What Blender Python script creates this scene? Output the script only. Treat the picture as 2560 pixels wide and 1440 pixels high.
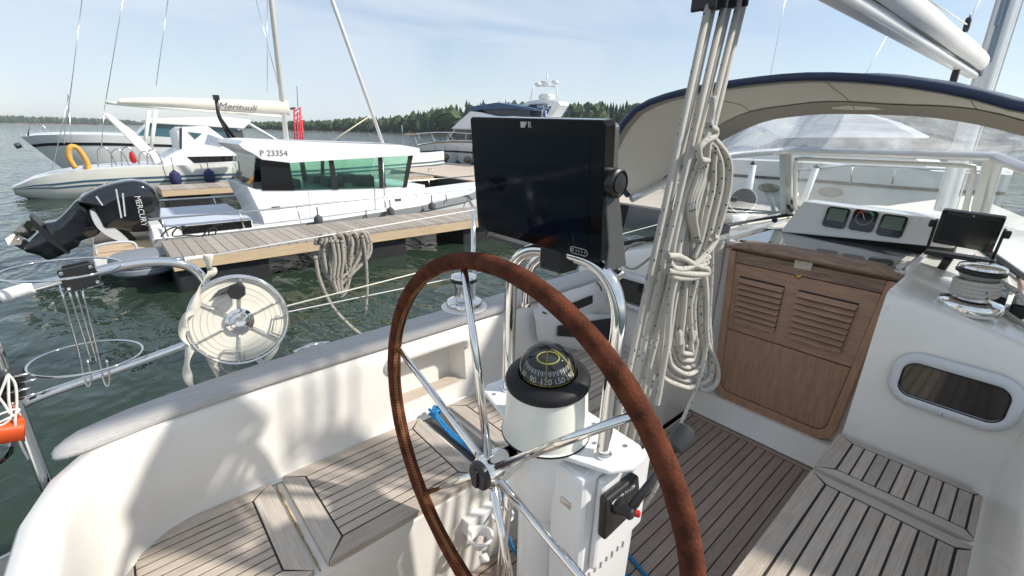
import bpy, bmesh, math, random
from mathutils import Vector, Matrix
for o in list(bpy.data.objects): bpy.data.objects.remove(o)
scene = bpy.context.scene
COL = scene.collection
rng = random.Random(11)

# ------------------------------------------------------------------ camera
ZC = 2.3                       # eye height above the water
F = 1138.0                     # focal length in photo pixels (16 mm on full frame)
PITCH, ROLL, YAW = math.radians(18.9), math.radians(1.1), math.radians(48.4)
FW = Vector((math.cos(YAW)*math.cos(PITCH), math.sin(YAW)*math.cos(PITCH), -math.sin(PITCH)))
R0 = Vector((math.sin(YAW), -math.cos(YAW), 0)); U0 = R0.cross(FW)
RT = R0*math.cos(ROLL) + U0*math.sin(ROLL); UP = -R0*math.sin(ROLL) + U0*math.cos(ROLL)
CAM = Vector((0, 0, ZC))
cam_d = bpy.data.cameras.new('camera'); cam = bpy.data.objects.new('camera', cam_d); COL.objects.link(cam)
cam_d.sensor_width = 36; cam_d.lens = F/2560*36; cam_d.clip_start = .02; cam_d.clip_end = 20000
M = Matrix((RT, UP, -FW)).transposed().to_4x4(); M.translation = CAM
cam.matrix_world = M; scene.camera = cam
def P(px, py, x=None, y=None, z=None, d=None):
    r = FW + RT*((px-1280)/F) + UP*((720-py)/F)
    if x is not None: t = x/r.x
    elif y is not None: t = y/r.y
    elif z is not None: t = (z-ZC)/r.z
    else: t = d
    return CAM + r*t
def T(pts, **k): return [P(a, b, **k) for a, b in pts]

# ------------------------------------------------------------------ sky, sun, exposure
SUN = Vector((1.0, -1.0, 1.2)).normalized()
world = bpy.data.worlds.new('World'); scene.world = world; world.use_nodes = True
nt = world.node_tree; nt.nodes.clear()
wo = nt.nodes.new('ShaderNodeOutputWorld'); bg = nt.nodes.new('ShaderNodeBackground')
sky = nt.nodes.new('ShaderNodeTexSky'); sky.sky_type = 'NISHITA'; sky.sun_disc = False
sky.sun_elevation = math.asin(SUN.z); sky.sun_rotation = math.atan2(SUN.x, SUN.y)
sky.air_density = 1.0; sky.dust_density = .2; sky.ozone_density = 1.3
tc = nt.nodes.new('ShaderNodeTexCoord'); sep = nt.nodes.new('ShaderNodeSeparateXYZ'); nt.links.new(tc.outputs['Generated'], sep.inputs[0])
mz = nt.nodes.new('ShaderNodeMath'); mz.operation = 'MAXIMUM'; mz.inputs[1].default_value = .16; nt.links.new(sep.outputs['Z'], mz.inputs[0])
dv = nt.nodes.new('ShaderNodeVectorMath'); dv.operation = 'DIVIDE'; cmb = nt.nodes.new('ShaderNodeCombineXYZ')
for i in range(3): nt.links.new(mz.outputs[0], cmb.inputs[i])
nt.links.new(tc.outputs['Generated'], dv.inputs[0]); nt.links.new(cmb.outputs[0], dv.inputs[1])
mp = nt.nodes.new('ShaderNodeMapping'); mp.inputs['Scale'].default_value = (.55, .95, .0); mp.inputs['Rotation'].default_value = (0, 0, .5)
nt.links.new(dv.outputs[0], mp.inputs['Vector'])
cn = nt.nodes.new('ShaderNodeTexNoise'); cn.inputs['Scale'].default_value = .55; cn.inputs['Detail'].default_value = 7; cn.inputs['Roughness'].default_value = .55
cn.inputs['Distortion'].default_value = .5
nt.links.new(mp.outputs[0], cn.inputs['Vector'])
cr = nt.nodes.new('ShaderNodeValToRGB'); cr.color_ramp.elements[0].position = .40; cr.color_ramp.elements[0].color = (.38, .38, .38, 1)
cr.color_ramp.elements[1].position = .66; cr.color_ramp.elements[1].color = (.95, .95, .95, 1)
nt.links.new(cn.outputs['Fac'], cr.inputs[0])
mx = nt.nodes.new('ShaderNodeMixRGB'); mx.inputs[2].default_value = (5.3, 5.95, 6.8, 1)
nt.links.new(cr.outputs[0], mx.inputs[0]); nt.links.new(sky.outputs[0], mx.inputs[1])
nt.links.new(mx.outputs[0], bg.inputs['Color']); bg.inputs['Strength'].default_value = .079
nt.links.new(bg.outputs[0], wo.inputs[0])
sd = bpy.data.lights.new('sun', 'SUN'); sun = bpy.data.objects.new('sun', sd); COL.objects.link(sun)
sd.energy = 2.9; sd.angle = math.radians(2.0); sd.color = (1, .94, .85)
sun.rotation_euler = SUN.to_track_quat('Z', 'Y').to_euler(); sun.location = (0, 0, 30)
vs = scene.view_settings; vs.view_transform = 'Standard'; vs.look = 'None'; vs.exposure = .84; vs.gamma = 1; vs.use_curve_mapping = False
scene.render.engine = 'CYCLES'
scene.cycles.max_bounces = 10; scene.cycles.transparent_max_bounces = 24

# ------------------------------------------------------------------ materials
MATS = {}
def mat(name, col, rough=.5, metal=0, coat=0, noise=0, nscale=8, bump=0, bscale=200, stretch=None, trans=0, spec=.5, emit=None, rand=0, col2=None, use_uv=False, sheen=0):
    if name in MATS: return MATS[name]
    m = bpy.data.materials.new(name); m.use_nodes = True; n = m.node_tree.nodes; l = m.node_tree.links
    b = n['Principled BSDF']
    b.inputs['Base Color'].default_value = (*col, 1); b.inputs['Roughness'].default_value = rough; b.inputs['Metallic'].default_value = metal
    b.inputs['Coat Weight'].default_value = coat; b.inputs['Coat Roughness'].default_value = .06; b.inputs['Specular IOR Level'].default_value = spec
    b.inputs['Transmission Weight'].default_value = trans
    if sheen: b.inputs['Sheen Weight'].default_value = sheen
    if emit: b.inputs['Emission Color'].default_value = (*emit, 1); b.inputs['Emission Strength'].default_value = 1
    t = n.new('ShaderNodeTexCoord'); mp = n.new('ShaderNodeMapping'); l.new(t.outputs['UV' if use_uv else 'Object'], mp.inputs[0])
    if stretch: mp.inputs['Scale'].default_value = stretch
    last = None
    if noise:
        a = n.new('ShaderNodeTexNoise'); a.inputs['Scale'].default_value = nscale; a.inputs['Detail'].default_value = 6; l.new(mp.outputs[0], a.inputs['Vector'])
        r = n.new('ShaderNodeValToRGB'); l.new(a.outputs['Fac'], r.inputs[0])
        c2 = col2 or tuple(c*(1-noise) for c in col)
        c1 = col if col2 else tuple(min(1, c*(1+noise*.5)) for c in col)
        r.color_ramp.elements[0].color = (*c2, 1); r.color_ramp.elements[1].color = (*c1, 1)
        r.color_ramp.elements[0].position = .3; r.color_ramp.elements[1].position = .7
        last = r.outputs[0]
    if rand:
        oi = n.new('ShaderNodeObjectInfo'); h = n.new('ShaderNodeHueSaturation')
        mm = n.new('ShaderNodeMapRange'); mm.inputs['To Min'].default_value = 1-rand; mm.inputs['To Max'].default_value = 1+rand
        l.new(oi.outputs['Random'], mm.inputs[0]); l.new(mm.outputs[0], h.inputs['Value'])
        if last: l.new(last, h.inputs['Color'])
        else: h.inputs['Color'].default_value = (*col, 1)
        last = h.outputs[0]
    if last: l.new(last, b.inputs['Base Color'])
    if bump:
        a2 = n.new('ShaderNodeTexNoise'); a2.inputs['Scale'].default_value = bscale; a2.inputs['Detail'].default_value = 3; l.new(mp.outputs[0], a2.inputs['Vector'])
        bp = n.new('ShaderNodeBump'); bp.inputs['Strength'].default_value = bump; bp.inputs['Distance'].default_value = .002
        l.new(a2.outputs['Fac'], bp.inputs['Height']); l.new(bp.outputs[0], b.inputs['Normal'])
    MATS[name] = m; return m
def glass(name, tint, refl=.08, haze=0, rough=.0, fres=1.0):
    m = bpy.data.materials.new(name); m.use_nodes = True; n = m.node_tree.nodes; l = m.node_tree.links; n.clear()
    o = n.new('ShaderNodeOutputMaterial'); t = n.new('ShaderNodeBsdfTransparent'); t.inputs[0].default_value = (*tint, 1)
    g = n.new('ShaderNodeBsdfGlossy'); g.inputs['Roughness'].default_value = rough
    fr = n.new('ShaderNodeFresnel'); fr.inputs[0].default_value = 1.5
    ad = n.new('ShaderNodeMath'); ad.operation = 'MULTIPLY_ADD'; ad.inputs[1].default_value = fres; ad.inputs[2].default_value = refl-.04*fres; ad.use_clamp = True; l.new(fr.outputs[0], ad.inputs[0])
    x = n.new('ShaderNodeMixShader'); l.new(ad.outputs[0], x.inputs[0])
    src = t.outputs[0]
    if haze:
        d = n.new('ShaderNodeBsdfTranslucent'); d.inputs[0].default_value = (.80, .84, .90, 1); x2 = n.new('ShaderNodeMixShader')
        tc = n.new('ShaderNodeTexCoord'); nz = n.new('ShaderNodeTexNoise'); nz.inputs['Scale'].default_value = 5; nz.inputs['Detail'].default_value = 8; nz.inputs['Roughness'].default_value = .7
        l.new(tc.outputs['Object'], nz.inputs['Vector'])
        mr = n.new('ShaderNodeMapRange'); mr.inputs['From Min'].default_value = .35; mr.inputs['From Max'].default_value = .75
        mr.inputs['To Min'].default_value = haze*.35; mr.inputs['To Max'].default_value = haze*1.7; l.new(nz.outputs['Fac'], mr.inputs[0])
        l.new(mr.outputs[0], x2.inputs[0]); l.new(src, x2.inputs[1]); l.new(d.outputs[0], x2.inputs[2]); src = x2.outputs[0]
    l.new(src, x.inputs[1]); l.new(g.outputs[0], x.inputs[2]); l.new(x.outputs[0], o.inputs[0])
    MATS[name] = m; return m

GEL = mat('gelcoat_white', (.81, .785, .735), .25, coat=.3, noise=.05, nscale=5, col2=(.745, .72, .67), bump=.05, bscale=6)
def grime(m_, sc=11, thr=(.60, .80), col=(.55, .47, .34), amt=.4):
    n = m_.node_tree.nodes; l = m_.node_tree.links; b = n['Principled BSDF']; src = b.inputs['Base Color'].links[0].from_socket
    t = n.new('ShaderNodeTexCoord'); a = n.new('ShaderNodeTexNoise'); a.inputs['Scale'].default_value = sc; a.inputs['Detail'].default_value = 10; a.inputs['Roughness'].default_value = .68; a.inputs['Distortion'].default_value = .4; l.new(t.outputs['Object'], a.inputs['Vector'])
    r = n.new('ShaderNodeMapRange'); r.inputs['From Min'].default_value = thr[0]; r.inputs['From Max'].default_value = thr[1]; r.inputs['To Max'].default_value = amt; l.new(a.outputs['Fac'], r.inputs[0])
    x = n.new('ShaderNodeMixRGB'); x.inputs[2].default_value = (*col, 1); l.new(r.outputs[0], x.inputs[0]); l.new(src, x.inputs[1]); l.new(x.outputs[0], b.inputs['Base Color'])
grime(GEL)
GELD = mat('gelcoat_non_slip', (.74, .71, .65), .6, noise=.07, nscale=5, bump=.5, bscale=700)
WPAINT = mat('white_paint', (.80, .80, .79), .3, coat=.3, noise=.03, nscale=4)
WPLAST = mat('white_plastic', (.78, .78, .77), .4)
CREAM = mat('compass_white', (.78, .78, .70), .38)
TEAKX = mat('weathered_teak', (.59, .51, .43), .75, noise=.3, nscale=9, stretch=(1.2, 30, 30), bump=.6, bscale=60, rand=.15, col2=(.42, .355, .295))
grime(TEAKX, 5, (.55, .8), (.16, .13, .10), .5)
TEAKY = mat('weathered_teak_across', (.57, .51, .44), .75, noise=.3, nscale=9, stretch=(30, 1.2, 30), bump=.6, bscale=60, rand=.08, col2=(.41, .365, .315))
SOLE = mat('brown_teak', (.42, .335, .28), .7, noise=.3, nscale=9, stretch=(1.2, 28, 28), bump=.5, bscale=60, rand=.10, col2=(.30, .235, .195))
CAPM = mat('silvered_teak', (.56, .545, .53), .8, noise=.3, nscale=8, stretch=(1.0, 26, 26), bump=.9, bscale=50, rand=.05, col2=(.45, .44, .43))
MAHO = mat('companionway_wood', (.51, .305, .195), .6, noise=.35, nscale=7, stretch=(12, 12, 1.4), bump=.5, bscale=60, rand=.08, col2=(.37, .21, .13))
MAHOY = mat('companionway_wood_across', (.50, .31, .205), .62, noise=.35, nscale=7, stretch=(12, 1.4, 14), bump=.5, bscale=60, rand=.06, col2=(.36, .215, .14))
MAHOD = mat('companionway_wood_grey', (.45, .295, .205), .7, noise=.35, nscale=8, stretch=(14, 1.4, 14), bump=.6, bscale=60, col2=(.18, .125, .095))
CAULK = mat('black_caulk', (.012, .012, .012), .6)
CHROME = mat('polished_steel', (.78, .77, .75), .07, metal=1)
STEEL = mat('brushed_steel', (.62, .61, .60), .25, metal=1)
ALU = mat('anodised_aluminium', (.66, .67, .68), .38, metal=.75)
BLK = mat('black_plastic', (.016, .016, .017), .42)
BLKG = mat('black_gloss', (.010, .011, .014), .09, coat=.6)
SCREEN = mat('screen_glass', (.004, .007, .014), .06, spec=.22)
BEZ = mat('bezel_glass', (.006, .006, .007), .08, spec=.25)
RUB = mat('black_rubber', (.014, .014, .015), .5, spec=.3)
DGREY = mat('dark_grey_plastic', (.075, .076, .078), .5)
LGREY = mat('light_grey_plastic', (.50, .52, .54), .45)
BRASS = mat('brass', (.55, .38, .12), .25, metal=1)
RED = mat('red_plastic', (.55, .015, .015), .35)
ORNG = mat('orange_plastic', (.85, .10, .012), .35)
YEL = mat('yellow_paint', (.75, .55, .02), .5)
BLUER = mat('blue_rope', (.012, .22, .50), .7, noise=.4, nscale=120, use_uv=True)
LEATHER = mat('rust_brown_leather', (.145, .047, .025), .95, noise=.6, nscale=34, bump=1.0, bscale=220, col2=(.048, .018, .012), spec=.1)
LEATHD = mat('stitched_leather', (.10, .032, .016), .6, noise=.4, nscale=40)
THREAD = mat('tan_thread', (.45, .24, .09), .8)
CANVAS = mat('beige_canvas', (.75, .69, .60), .9, noise=.07, nscale=3, bump=.25, bscale=900)
CANVD = mat('taupe_trim', (.36, .32, .27), .9)
NAVY = mat('navy_canvas', (.015, .03, .075), .6, coat=.2)
WCANV = mat('white_canvas', (.78, .78, .77), .8, noise=.04, nscale=5, bump=.2, bscale=500)
WEB = mat('cream_webbing', (.72, .69, .60), .85, noise=.06, nscale=30)
SAILC = mat('sail_cover', (.74, .70, .62), .85, noise=.07, nscale=2)
VINYL = glass('clear_vinyl', (.86, .89, .93), .07, haze=.30, rough=.06, fres=.22)
PANE = glass('clear_pane', (.93, .97, .96), .05, haze=.07)
GREENG = glass('green_glass', (.76, .94, .87), .12)
SMOKE = glass('smoked_pane', (.10, .09, .08), .12)
DARKG = mat('dark_pane', (.012, .012, .013), .06, coat=.4)
BLUEG = mat('blue_pane', (.05, .12, .15), .06, coat=.5)
ROCKC = mat('plotter_button', (.55, .55, .56), .4)
LCD = mat('lcd_grey', (.13, .18, .14), .2, coat=.4)
def rope_mat(name, col, fleck, fcol2, amt=.62):
    m = bpy.data.materials.new(name); m.use_nodes = True; n = m.node_tree.nodes; l = m.node_tree.links; b = n['Principled BSDF']
    b.inputs['Roughness'].default_value = .85
    t = n.new('ShaderNodeTexCoord')
    hs = []
    for s in (1, -1):
        mp = n.new('ShaderNodeMapping'); mp.inputs['Rotation'].default_value = (0, 0, s*.65); l.new(t.outputs['UV'], mp.inputs[0])
        w = n.new('ShaderNodeTexWave'); w.inputs['Scale'].default_value = 85; w.inputs['Distortion'].default_value = .6; l.new(mp.outputs[0], w.inputs[0]); hs.append(w)
    mu = n.new('ShaderNodeMath'); mu.operation = 'MULTIPLY'; l.new(hs[0].outputs['Fac'], mu.inputs[0]); l.new(hs[1].outputs['Fac'], mu.inputs[1])
    bp = n.new('ShaderNodeBump'); bp.inputs['Strength'].default_value = .8; bp.inputs['Distance'].default_value = .0015
    l.new(mu.outputs[0], bp.inputs['Height']); l.new(bp.outputs[0], b.inputs['Normal'])
    r1 = n.new('ShaderNodeValToRGB'); l.new(mu.outputs[0], r1.inputs[0])
    r1.color_ramp.elements[0].color = (*[c*.50 for c in col], 1); r1.color_ramp.elements[1].color = (*col, 1); r1.color_ramp.elements[1].position = .5  # braid crevices darkened in the colour, as shade between the strands
    v = n.new('ShaderNodeTexVoronoi'); v.inputs['Scale'].default_value = 78; l.new(t.outputs['UV'], v.inputs['Vector'])
    c = n.new('ShaderNodeMath'); c.operation = 'LESS_THAN'; c.inputs[1].default_value = .26; l.new(v.outputs['Distance'], c.inputs[0])
    sp = n.new('ShaderNodeSeparateColor'); l.new(v.outputs['Color'], sp.inputs[0])
    g = n.new('ShaderNodeMath'); g.operation = 'GREATER_THAN'; g.inputs[1].default_value = amt; l.new(sp.outputs[0], g.inputs[0])
    mm = n.new('ShaderNodeMath'); mm.operation = 'MULTIPLY'; l.new(c.outputs[0], mm.inputs[0]); l.new(g.outputs[0], mm.inputs[1])
    mx = n.new('ShaderNodeMixRGB'); l.new(mm.outputs[0], mx.inputs[0]); l.new(r1.outputs[0], mx.inputs[1])
    mf = n.new('ShaderNodeMixRGB'); mf.inputs[1].default_value = (*fleck, 1); mf.inputs[2].default_value = (*fcol2, 1); l.new(sp.outputs[1], mf.inputs[0])
    l.new(mf.outputs[0], mx.inputs[2]); l.new(mx.outputs[0], b.inputs['Base Color'])
    MATS[name] = m; return m
ROPE = rope_mat('flecked_rope', (.76, .72, .64), (.03, .10, .20), (.03, .10, .06))
ROPEG = rope_mat('grey_flecked_rope', (.55, .51, .44), (.05, .05, .05), (.10, .09, .08), .25)
ROPEW = mat('white_cord', (.75, .73, .68), .8)
ROPEK = mat('black_cord', (.02, .02, .022), .8)

# ------------------------------------------------------------------ mesh helpers
class MB:
    def __init__(s): s.auto = None; s.v = []; s.f = []; s.uv = {}; s.sm = []
    def add(s, vs, fs, smooth=False, uvs=None):
        o = len(s.v); s.v += [tuple(v) for v in vs]
        for i, f in enumerate(fs):
            s.f.append(tuple(o+a for a in f)); s.sm.append(smooth)
            if uvs: s.uv[len(s.f)-1] = uvs[i]
        return s
    def box(s, lo, hi, rot=None, piv=None):
        x0, y0, z0 = lo; x1, y1, z1 = hi
        vs = [Vector(a) for a in ((x0,y0,z0),(x1,y0,z0),(x1,y1,z0),(x0,y1,z0),(x0,y0,z1),(x1,y0,z1),(x1,y1,z1),(x0,y1,z1))]
        if rot is not None:
            p = Vector(piv) if piv is not None else (Vector(lo)+Vector(hi))/2
            vs = [rot @ (v-p)+p for v in vs]
        return s.add(vs, [(0,3,2,1),(4,5,6,7),(0,1,5,4),(1,2,6,5),(2,3,7,6),(3,0,4,7)])
    def prism(s, poly, vec):
        n = len(poly); a = [Vector(p) for p in poly]; b = [p+Vector(vec) for p in a]
        fs = [tuple(range(n))[::-1], tuple(range(n, 2*n))] + [(i, (i+1) % n, n+(i+1) % n, n+i) for i in range(n)]
        return s.add(a+b, fs)
    def loft(s, rings, closed=True, caps=True, smooth=True, wrap=False):
        n = len(rings[0]); vs = [p for r in rings for p in r]; fs = []
        m = len(rings)
        for i in range(m if wrap else m-1):
            for j in range(n if closed else n-1):
                a = i*n+j; b = i*n+(j+1) % n; c = ((i+1) % m)*n+(j+1) % n; d = ((i+1) % m)*n+j
                fs.append((a, b, c, d))
        s.add(vs, fs, smooth)
        if caps and closed and not wrap:
            s.add(rings[0], [tuple(range(n))[::-1]]); s.add(rings[-1], [tuple(range(n))])
        return s
    def tube(s, pts, r, seg=10, closed=False, caps=True, flat=None):
        pts = [Vector(p) for p in pts]; n = len(pts)
        rs = r if isinstance(r, (list, tuple)) else [r]*n
        tan = []
        for i in range(n):
            a = pts[(i-1) % n] if (closed or i > 0) else pts[i]; b = pts[(i+1) % n] if (closed or i < n-1) else pts[i]
            t = b-a
            if t.length < 1e-9: t = Vector((0, 0, 1))
            tan.append(t.normalized())
        nrm = tan[0].orthogonal().normalized(); vs = []; L = 0; Ls = []
        for i in range(n):
            if i: L += (pts[i]-pts[i-1]).length
            Ls.append(L)
            nrm = (nrm - tan[i]*nrm.dot(tan[i]))
            nrm = nrm.normalized() if nrm.length > 1e-6 else tan[i].orthogonal().normalized()
            bn = tan[i].cross(nrm)
            for k in range(seg):
                an = 2*math.pi*k/seg
                vs.append(pts[i]+(nrm*math.cos(an)+bn*math.sin(an))*rs[i])
        fs = []; uv = []; rr = sum(rs)/n; cw = 2*math.pi*rr
        for i in range(n if closed else n-1):
            i2 = (i+1) % n; l0 = Ls[i]; l1 = Ls[i2] if i2 > i else L+(pts[0]-pts[-1]).length
            for k in range(seg):
                k2 = (k+1) % seg
                fs.append((i*seg+k, i*seg+k2, i2*seg+k2, i2*seg+k)); u0, u1 = k/seg*cw, (k+1)/seg*cw
                uv.append(((u0, l0), (u1, l0), (u1, l1), (u0, l1)))
        s.add(vs, fs, True, uv)
        if caps and not closed:
            o = len(s.v)-len(vs)
            s.f.append(tuple(o+k for k in range(seg))[::-1]); s.sm.append(False)
            s.f.append(tuple(o+(n-1)*seg+k for k in range(seg))); s.sm.append(False)
        return s
    def lathe(s, prof, org, ax=(0, 0, 1), seg=28, smooth=True):
        ax = Vector(ax).normalized(); u = ax.orthogonal().normalized(); w = ax.cross(u); org = Vector(org)
        rings = [[org+ax*h+(u*math.cos(2*math.pi*k/seg)+w*math.sin(2*math.pi*k/seg))*max(r, 1e-5) for k in range(seg)] for r, h in prof]
        if smooth: s.auto = 38
        return s.loft(rings, True, True, smooth)
    def inflate(s, poly, nrm, half, steps=((1, 0), (1, .62), (.94, .85), (.80, .96), (.45, 1.0))):
        nrm = Vector(nrm).normalized(); pts = [Vector(p) for p in poly]; c = sum(pts, Vector())/len(pts)
        rings = []
        for sc, h in reversed(steps): rings.append([c+(p-c)*sc-nrm*half*h for p in pts])
        for sc, h in steps[1:]: rings.append([c+(p-c)*sc+nrm*half*h for p in pts])
        return s.loft(rings, True, True, True)
    def build(s, name, m, parent=None, bevel=0, auto=None, sub=0):
        me = bpy.data.meshes.new(name); me.from_pydata(s.v, [], s.f); me.polygons.foreach_set('use_smooth', s.sm)
        if s.uv:
            ul = me.uv_layers.new(name='UVMap')
            for pi, c in s.uv.items():
                for li, q in zip(me.polygons[pi].loop_indices, c): ul.data[li].uv = q
        bm = bmesh.new(); bm.from_mesh(me); bmesh.ops.recalc_face_normals(bm, faces=bm.faces); bm.to_mesh(me); bm.free()
        me.materials.append(m); me.update()
        o = bpy.data.objects.new(name, me); COL.objects.link(o)
        if parent is not None:
            o.parent = parent
            if parent.type == 'EMPTY': o.location = -parent.location
        if bevel:
            b = o.modifiers.new('bevel', 'BEVEL'); b.width = bevel; b.segments = 2; b.limit_method = 'ANGLE'; b.angle_limit = math.radians(35)
        if auto is None: auto = s.auto
        if auto is not None:
            me.polygons.foreach_set('use_smooth', [True]*len(me.polygons))
            me.set_sharp_from_angle(angle=math.radians(auto))
        if sub:
            q = o.modifiers.new('sub', 'SUBSURF'); q.levels = sub; q.render_levels = sub
        return o
def thing(name, label, cat, loc=(0, 0, 0), group=None):
    o = bpy.data.objects.new(name, None); COL.objects.link(o); o.location = loc; o.empty_display_size = .1
    o['label'] = label; o['category'] = cat
    if group: o['group'] = group
    return o
def tag(o, label, cat, group=None):
    o['label'] = label; o['category'] = cat
    if group: o['group'] = group
    return o
def struct(o, kind='structure'): o['kind'] = kind; return o
def spl(pts, n=8, closed=False):
    pts = [Vector(p) for p in pts]; N = len(pts); out = []
    for i in range(N if closed else N-1):
        p0 = pts[i-1] if (i > 0 or closed) else pts[0]*2-pts[1]; p1 = pts[i]; p2 = pts[(i+1) % N]
        p3 = pts[(i+2) % N] if (closed or i+2 < N) else pts[-1]*2-pts[-2]
        for k in range(n):
            t = k/n
            out.append(.5*((2*p1)+(p2-p0)*t+(2*p0-5*p1+4*p2-p3)*t*t+(3*p1-p0-3*p2+p3)*t**3))
    if not closed: out.append(pts[-1])
    return out
def resample(pts, n):
    L = [0]
    for a, b in zip(pts, pts[1:]): L.append(L[-1]+(b-a).length)
    out = []; j = 0
    for i in range(n):
        t = L[-1]*i/(n-1)
        while j < len(L)-2 and L[j+1] < t: j += 1
        f = (t-L[j])/max(1e-9, L[j+1]-L[j]); out.append(pts[j].lerp(pts[j+1], min(1, max(0, f))))
    return out
def text(s, size, org, xd, yd, m, parent, name='lettering', depth=.0006, shear=0, align='LEFT'):
    c = bpy.data.curves.new(name, 'FONT'); c.body = s; c.size = size; c.extrude = depth; c.shear = shear; c.align_x = align; c.resolution_u = 3
    o = bpy.data.objects.new('tmp', c); COL.objects.link(o)
    dg = bpy.context.evaluated_depsgraph_get(); me = bpy.data.meshes.new_from_object(o.evaluated_get(dg)); bpy.data.objects.remove(o)
    xd = Vector(xd).normalized(); yd = Vector(yd); yd = (yd-xd*yd.dot(xd)).normalized(); zd = xd.cross(yd)
    X = Matrix((xd, yd, zd)).transposed().to_4x4(); X.translation = Vector(org); me.transform(X)
    me.materials.clear(); me.materials.append(m)
    t = bpy.data.objects.new(name, me); COL.objects.link(t)
    if parent is not None:
        t.parent = parent
        if parent.type == 'EMPTY': t.location = -parent.location
    return t
# ================================================================== own yacht
YC = .62; SOLEZ = .85; SEATZ = 1.25
yacht = thing('sailing_yacht', 'white sailing yacht with teak cockpit in the foreground, seen from its own helm', 'sailing yacht', (2, YC, 0))
def zroof(y): return 1.83-.21*(y-YC)**2
def mir(y): return 2*YC-y

# hull and side decks
hs = [(-1.0, .84, 1.18), (-.4, .97, 1.19), (-.1, 1.10, 1.19), (.15, 1.17, 1.195), (.6, 1.29, 1.20), (1.2, 1.42, 1.21), (2, 1.52, 1.22), (4, 1.52, 1.28), (6, 1.25, 1.36), (8, .6, 1.46), (9.3, .03, 1.55)]
rings = []
for x, hb, zd in hs:
    a = [(hb, zd), (hb*1.01, zd*.55), (hb*.92, .05), (hb*.5, -.25), (0, -.4)]
    rings.append([Vector((x, YC+b, z)) for b, z in a]+[Vector((x, YC-b, z)) for b, z in a[-2::-1]])
m = MB(); m.loft(rings, False, False)
m.add(rings[0], [tuple(range(len(rings[0])))]); m.build('hull', GEL, yacht)
m = MB()
for s in (1, -1):
    o_ = [Vector((x, YC+s*hb*1.003, zd+.004)) for x, hb, zd in hs]
    i_ = [Vector((x, YC+s*max(0, min(hb-.02, 1.02)), zd+.012)) for x, hb, zd in hs]
    m.loft([i_, o_], False, False)
m.build('side_deck', GELD, yacht)
m = MB(); m.loft([[Vector((x, YC+s*max(0.0, min(hb-.02, 1.02)), zd+.012)) for s in (1, -1)] for x, hb, zd in [(5.3, 1.38, 1.33), (6, 1.25, 1.36), (8, .6, 1.46), (9.3, .03, 1.55)]], False, False)
m.build('foredeck', GELD, yacht)
m = MB(); m.box((-.98, YC-.82, 1.0), (-.31, YC+.82, 1.188)); m.build('aft_deck', GELD, yacht)

# coachroof: wings either side of the companionway, roof, recess walls
def wing(ya, yb, n, name):
    m = MB(); rows = []
    for i in range(n+1):
        y = ya+(yb-ya)*i/n; zr = zroof(y)
        rows.append([Vector(p) for p in ((1.900, y, .85), (1.915, y, 1.25), (1.945, y, zr-.10), (1.955, y, zr-.035), (1.963, y, zr-.014), (1.978, y, zr-.003), (2.0, y, zr), (2.34, y, zr), (3.3, y, zr), (4.6, y, zr-.02), (5.6, y, zr-.14))])
    m.loft(rows, False, False); return m.build(name, GEL, yacht)
wing(.255, -.42, 10, 'bulkhead'); wing(.985, 1.62, 10, 'bulkhead')
m = MB(); rows = [[Vector((x, y, zroof(y)-.001-(.02 if x > 4 else 0)-(.12 if x > 5 else 0))) for x in (2.80, 3.3, 4.6, 5.6)] for y in (.255, .44, .62, .80, .985)]
m.loft(rows, False, False); m.build('coachroof_top', GELD, yacht)
m = MB()
for y in (.255, .985):
    m.prism([(1.90, y, .85), (2.345, y, .85), (2.345, y, zroof(y)-.002), (1.99, y, zroof(y)-.004), (1.95, y, zroof(y)-.04), (1.915, y, 1.25)], (0, -.02 if y < .5 else .02, 0))
m.box((2.335, .255, .85), (2.37, .985, 1.80)); m.prism([(2.19, .2551, .86), (2.335, .2551, .86), (2.335, .2551, .955), (2.27, .2551, .955)], (0, .7298, 0))
m.build('companionway_recess', GEL, yacht, bevel=.008)
m = MB()
for s in (1, -1):
    ye = 1.62 if s > 0 else -.42
    m.prism([(1.90, ye, .9), (5.6, ye, .9), (5.6, ye, zroof(ye)-.14), (4.6, ye, zroof(ye)-.02), (2.0, ye, zroof(ye)), (1.95, ye, zroof(ye)-.05)], (0, -.02*s, 0))
m.add([(5.6, y, z) for y, z in ((-.42, 1.1), (1.62, 1.1), (1.62, zroof(1.62)-.14), (1.3, zroof(1.3)-.14), (.62, zroof(.62)-.14), (0, zroof(0)-.14), (-.42, zroof(-.42)-.14))], [tuple(range(7))])
m.build('coachroof_side', GEL, yacht)

# seats mouldings
m = MB(); m.box((-.24, .957, SOLEZ-.02), (1.915, 1.42, SEATZ-.018)); m.build('seat_moulding', GEL, yacht, bevel=.018)
m = MB(); m.box((-.24, -.2, SOLEZ-.02), (1.915, .268, SEATZ-.018)); m.build('seat_moulding', GEL, yacht, bevel=.018)
m = MB(); m.box((-.3, -.2, SOLEZ-.3), (-.235, 1.42, SEATZ-.03)); m.build('cockpit_end', GEL, yacht, bevel=.01)

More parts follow.
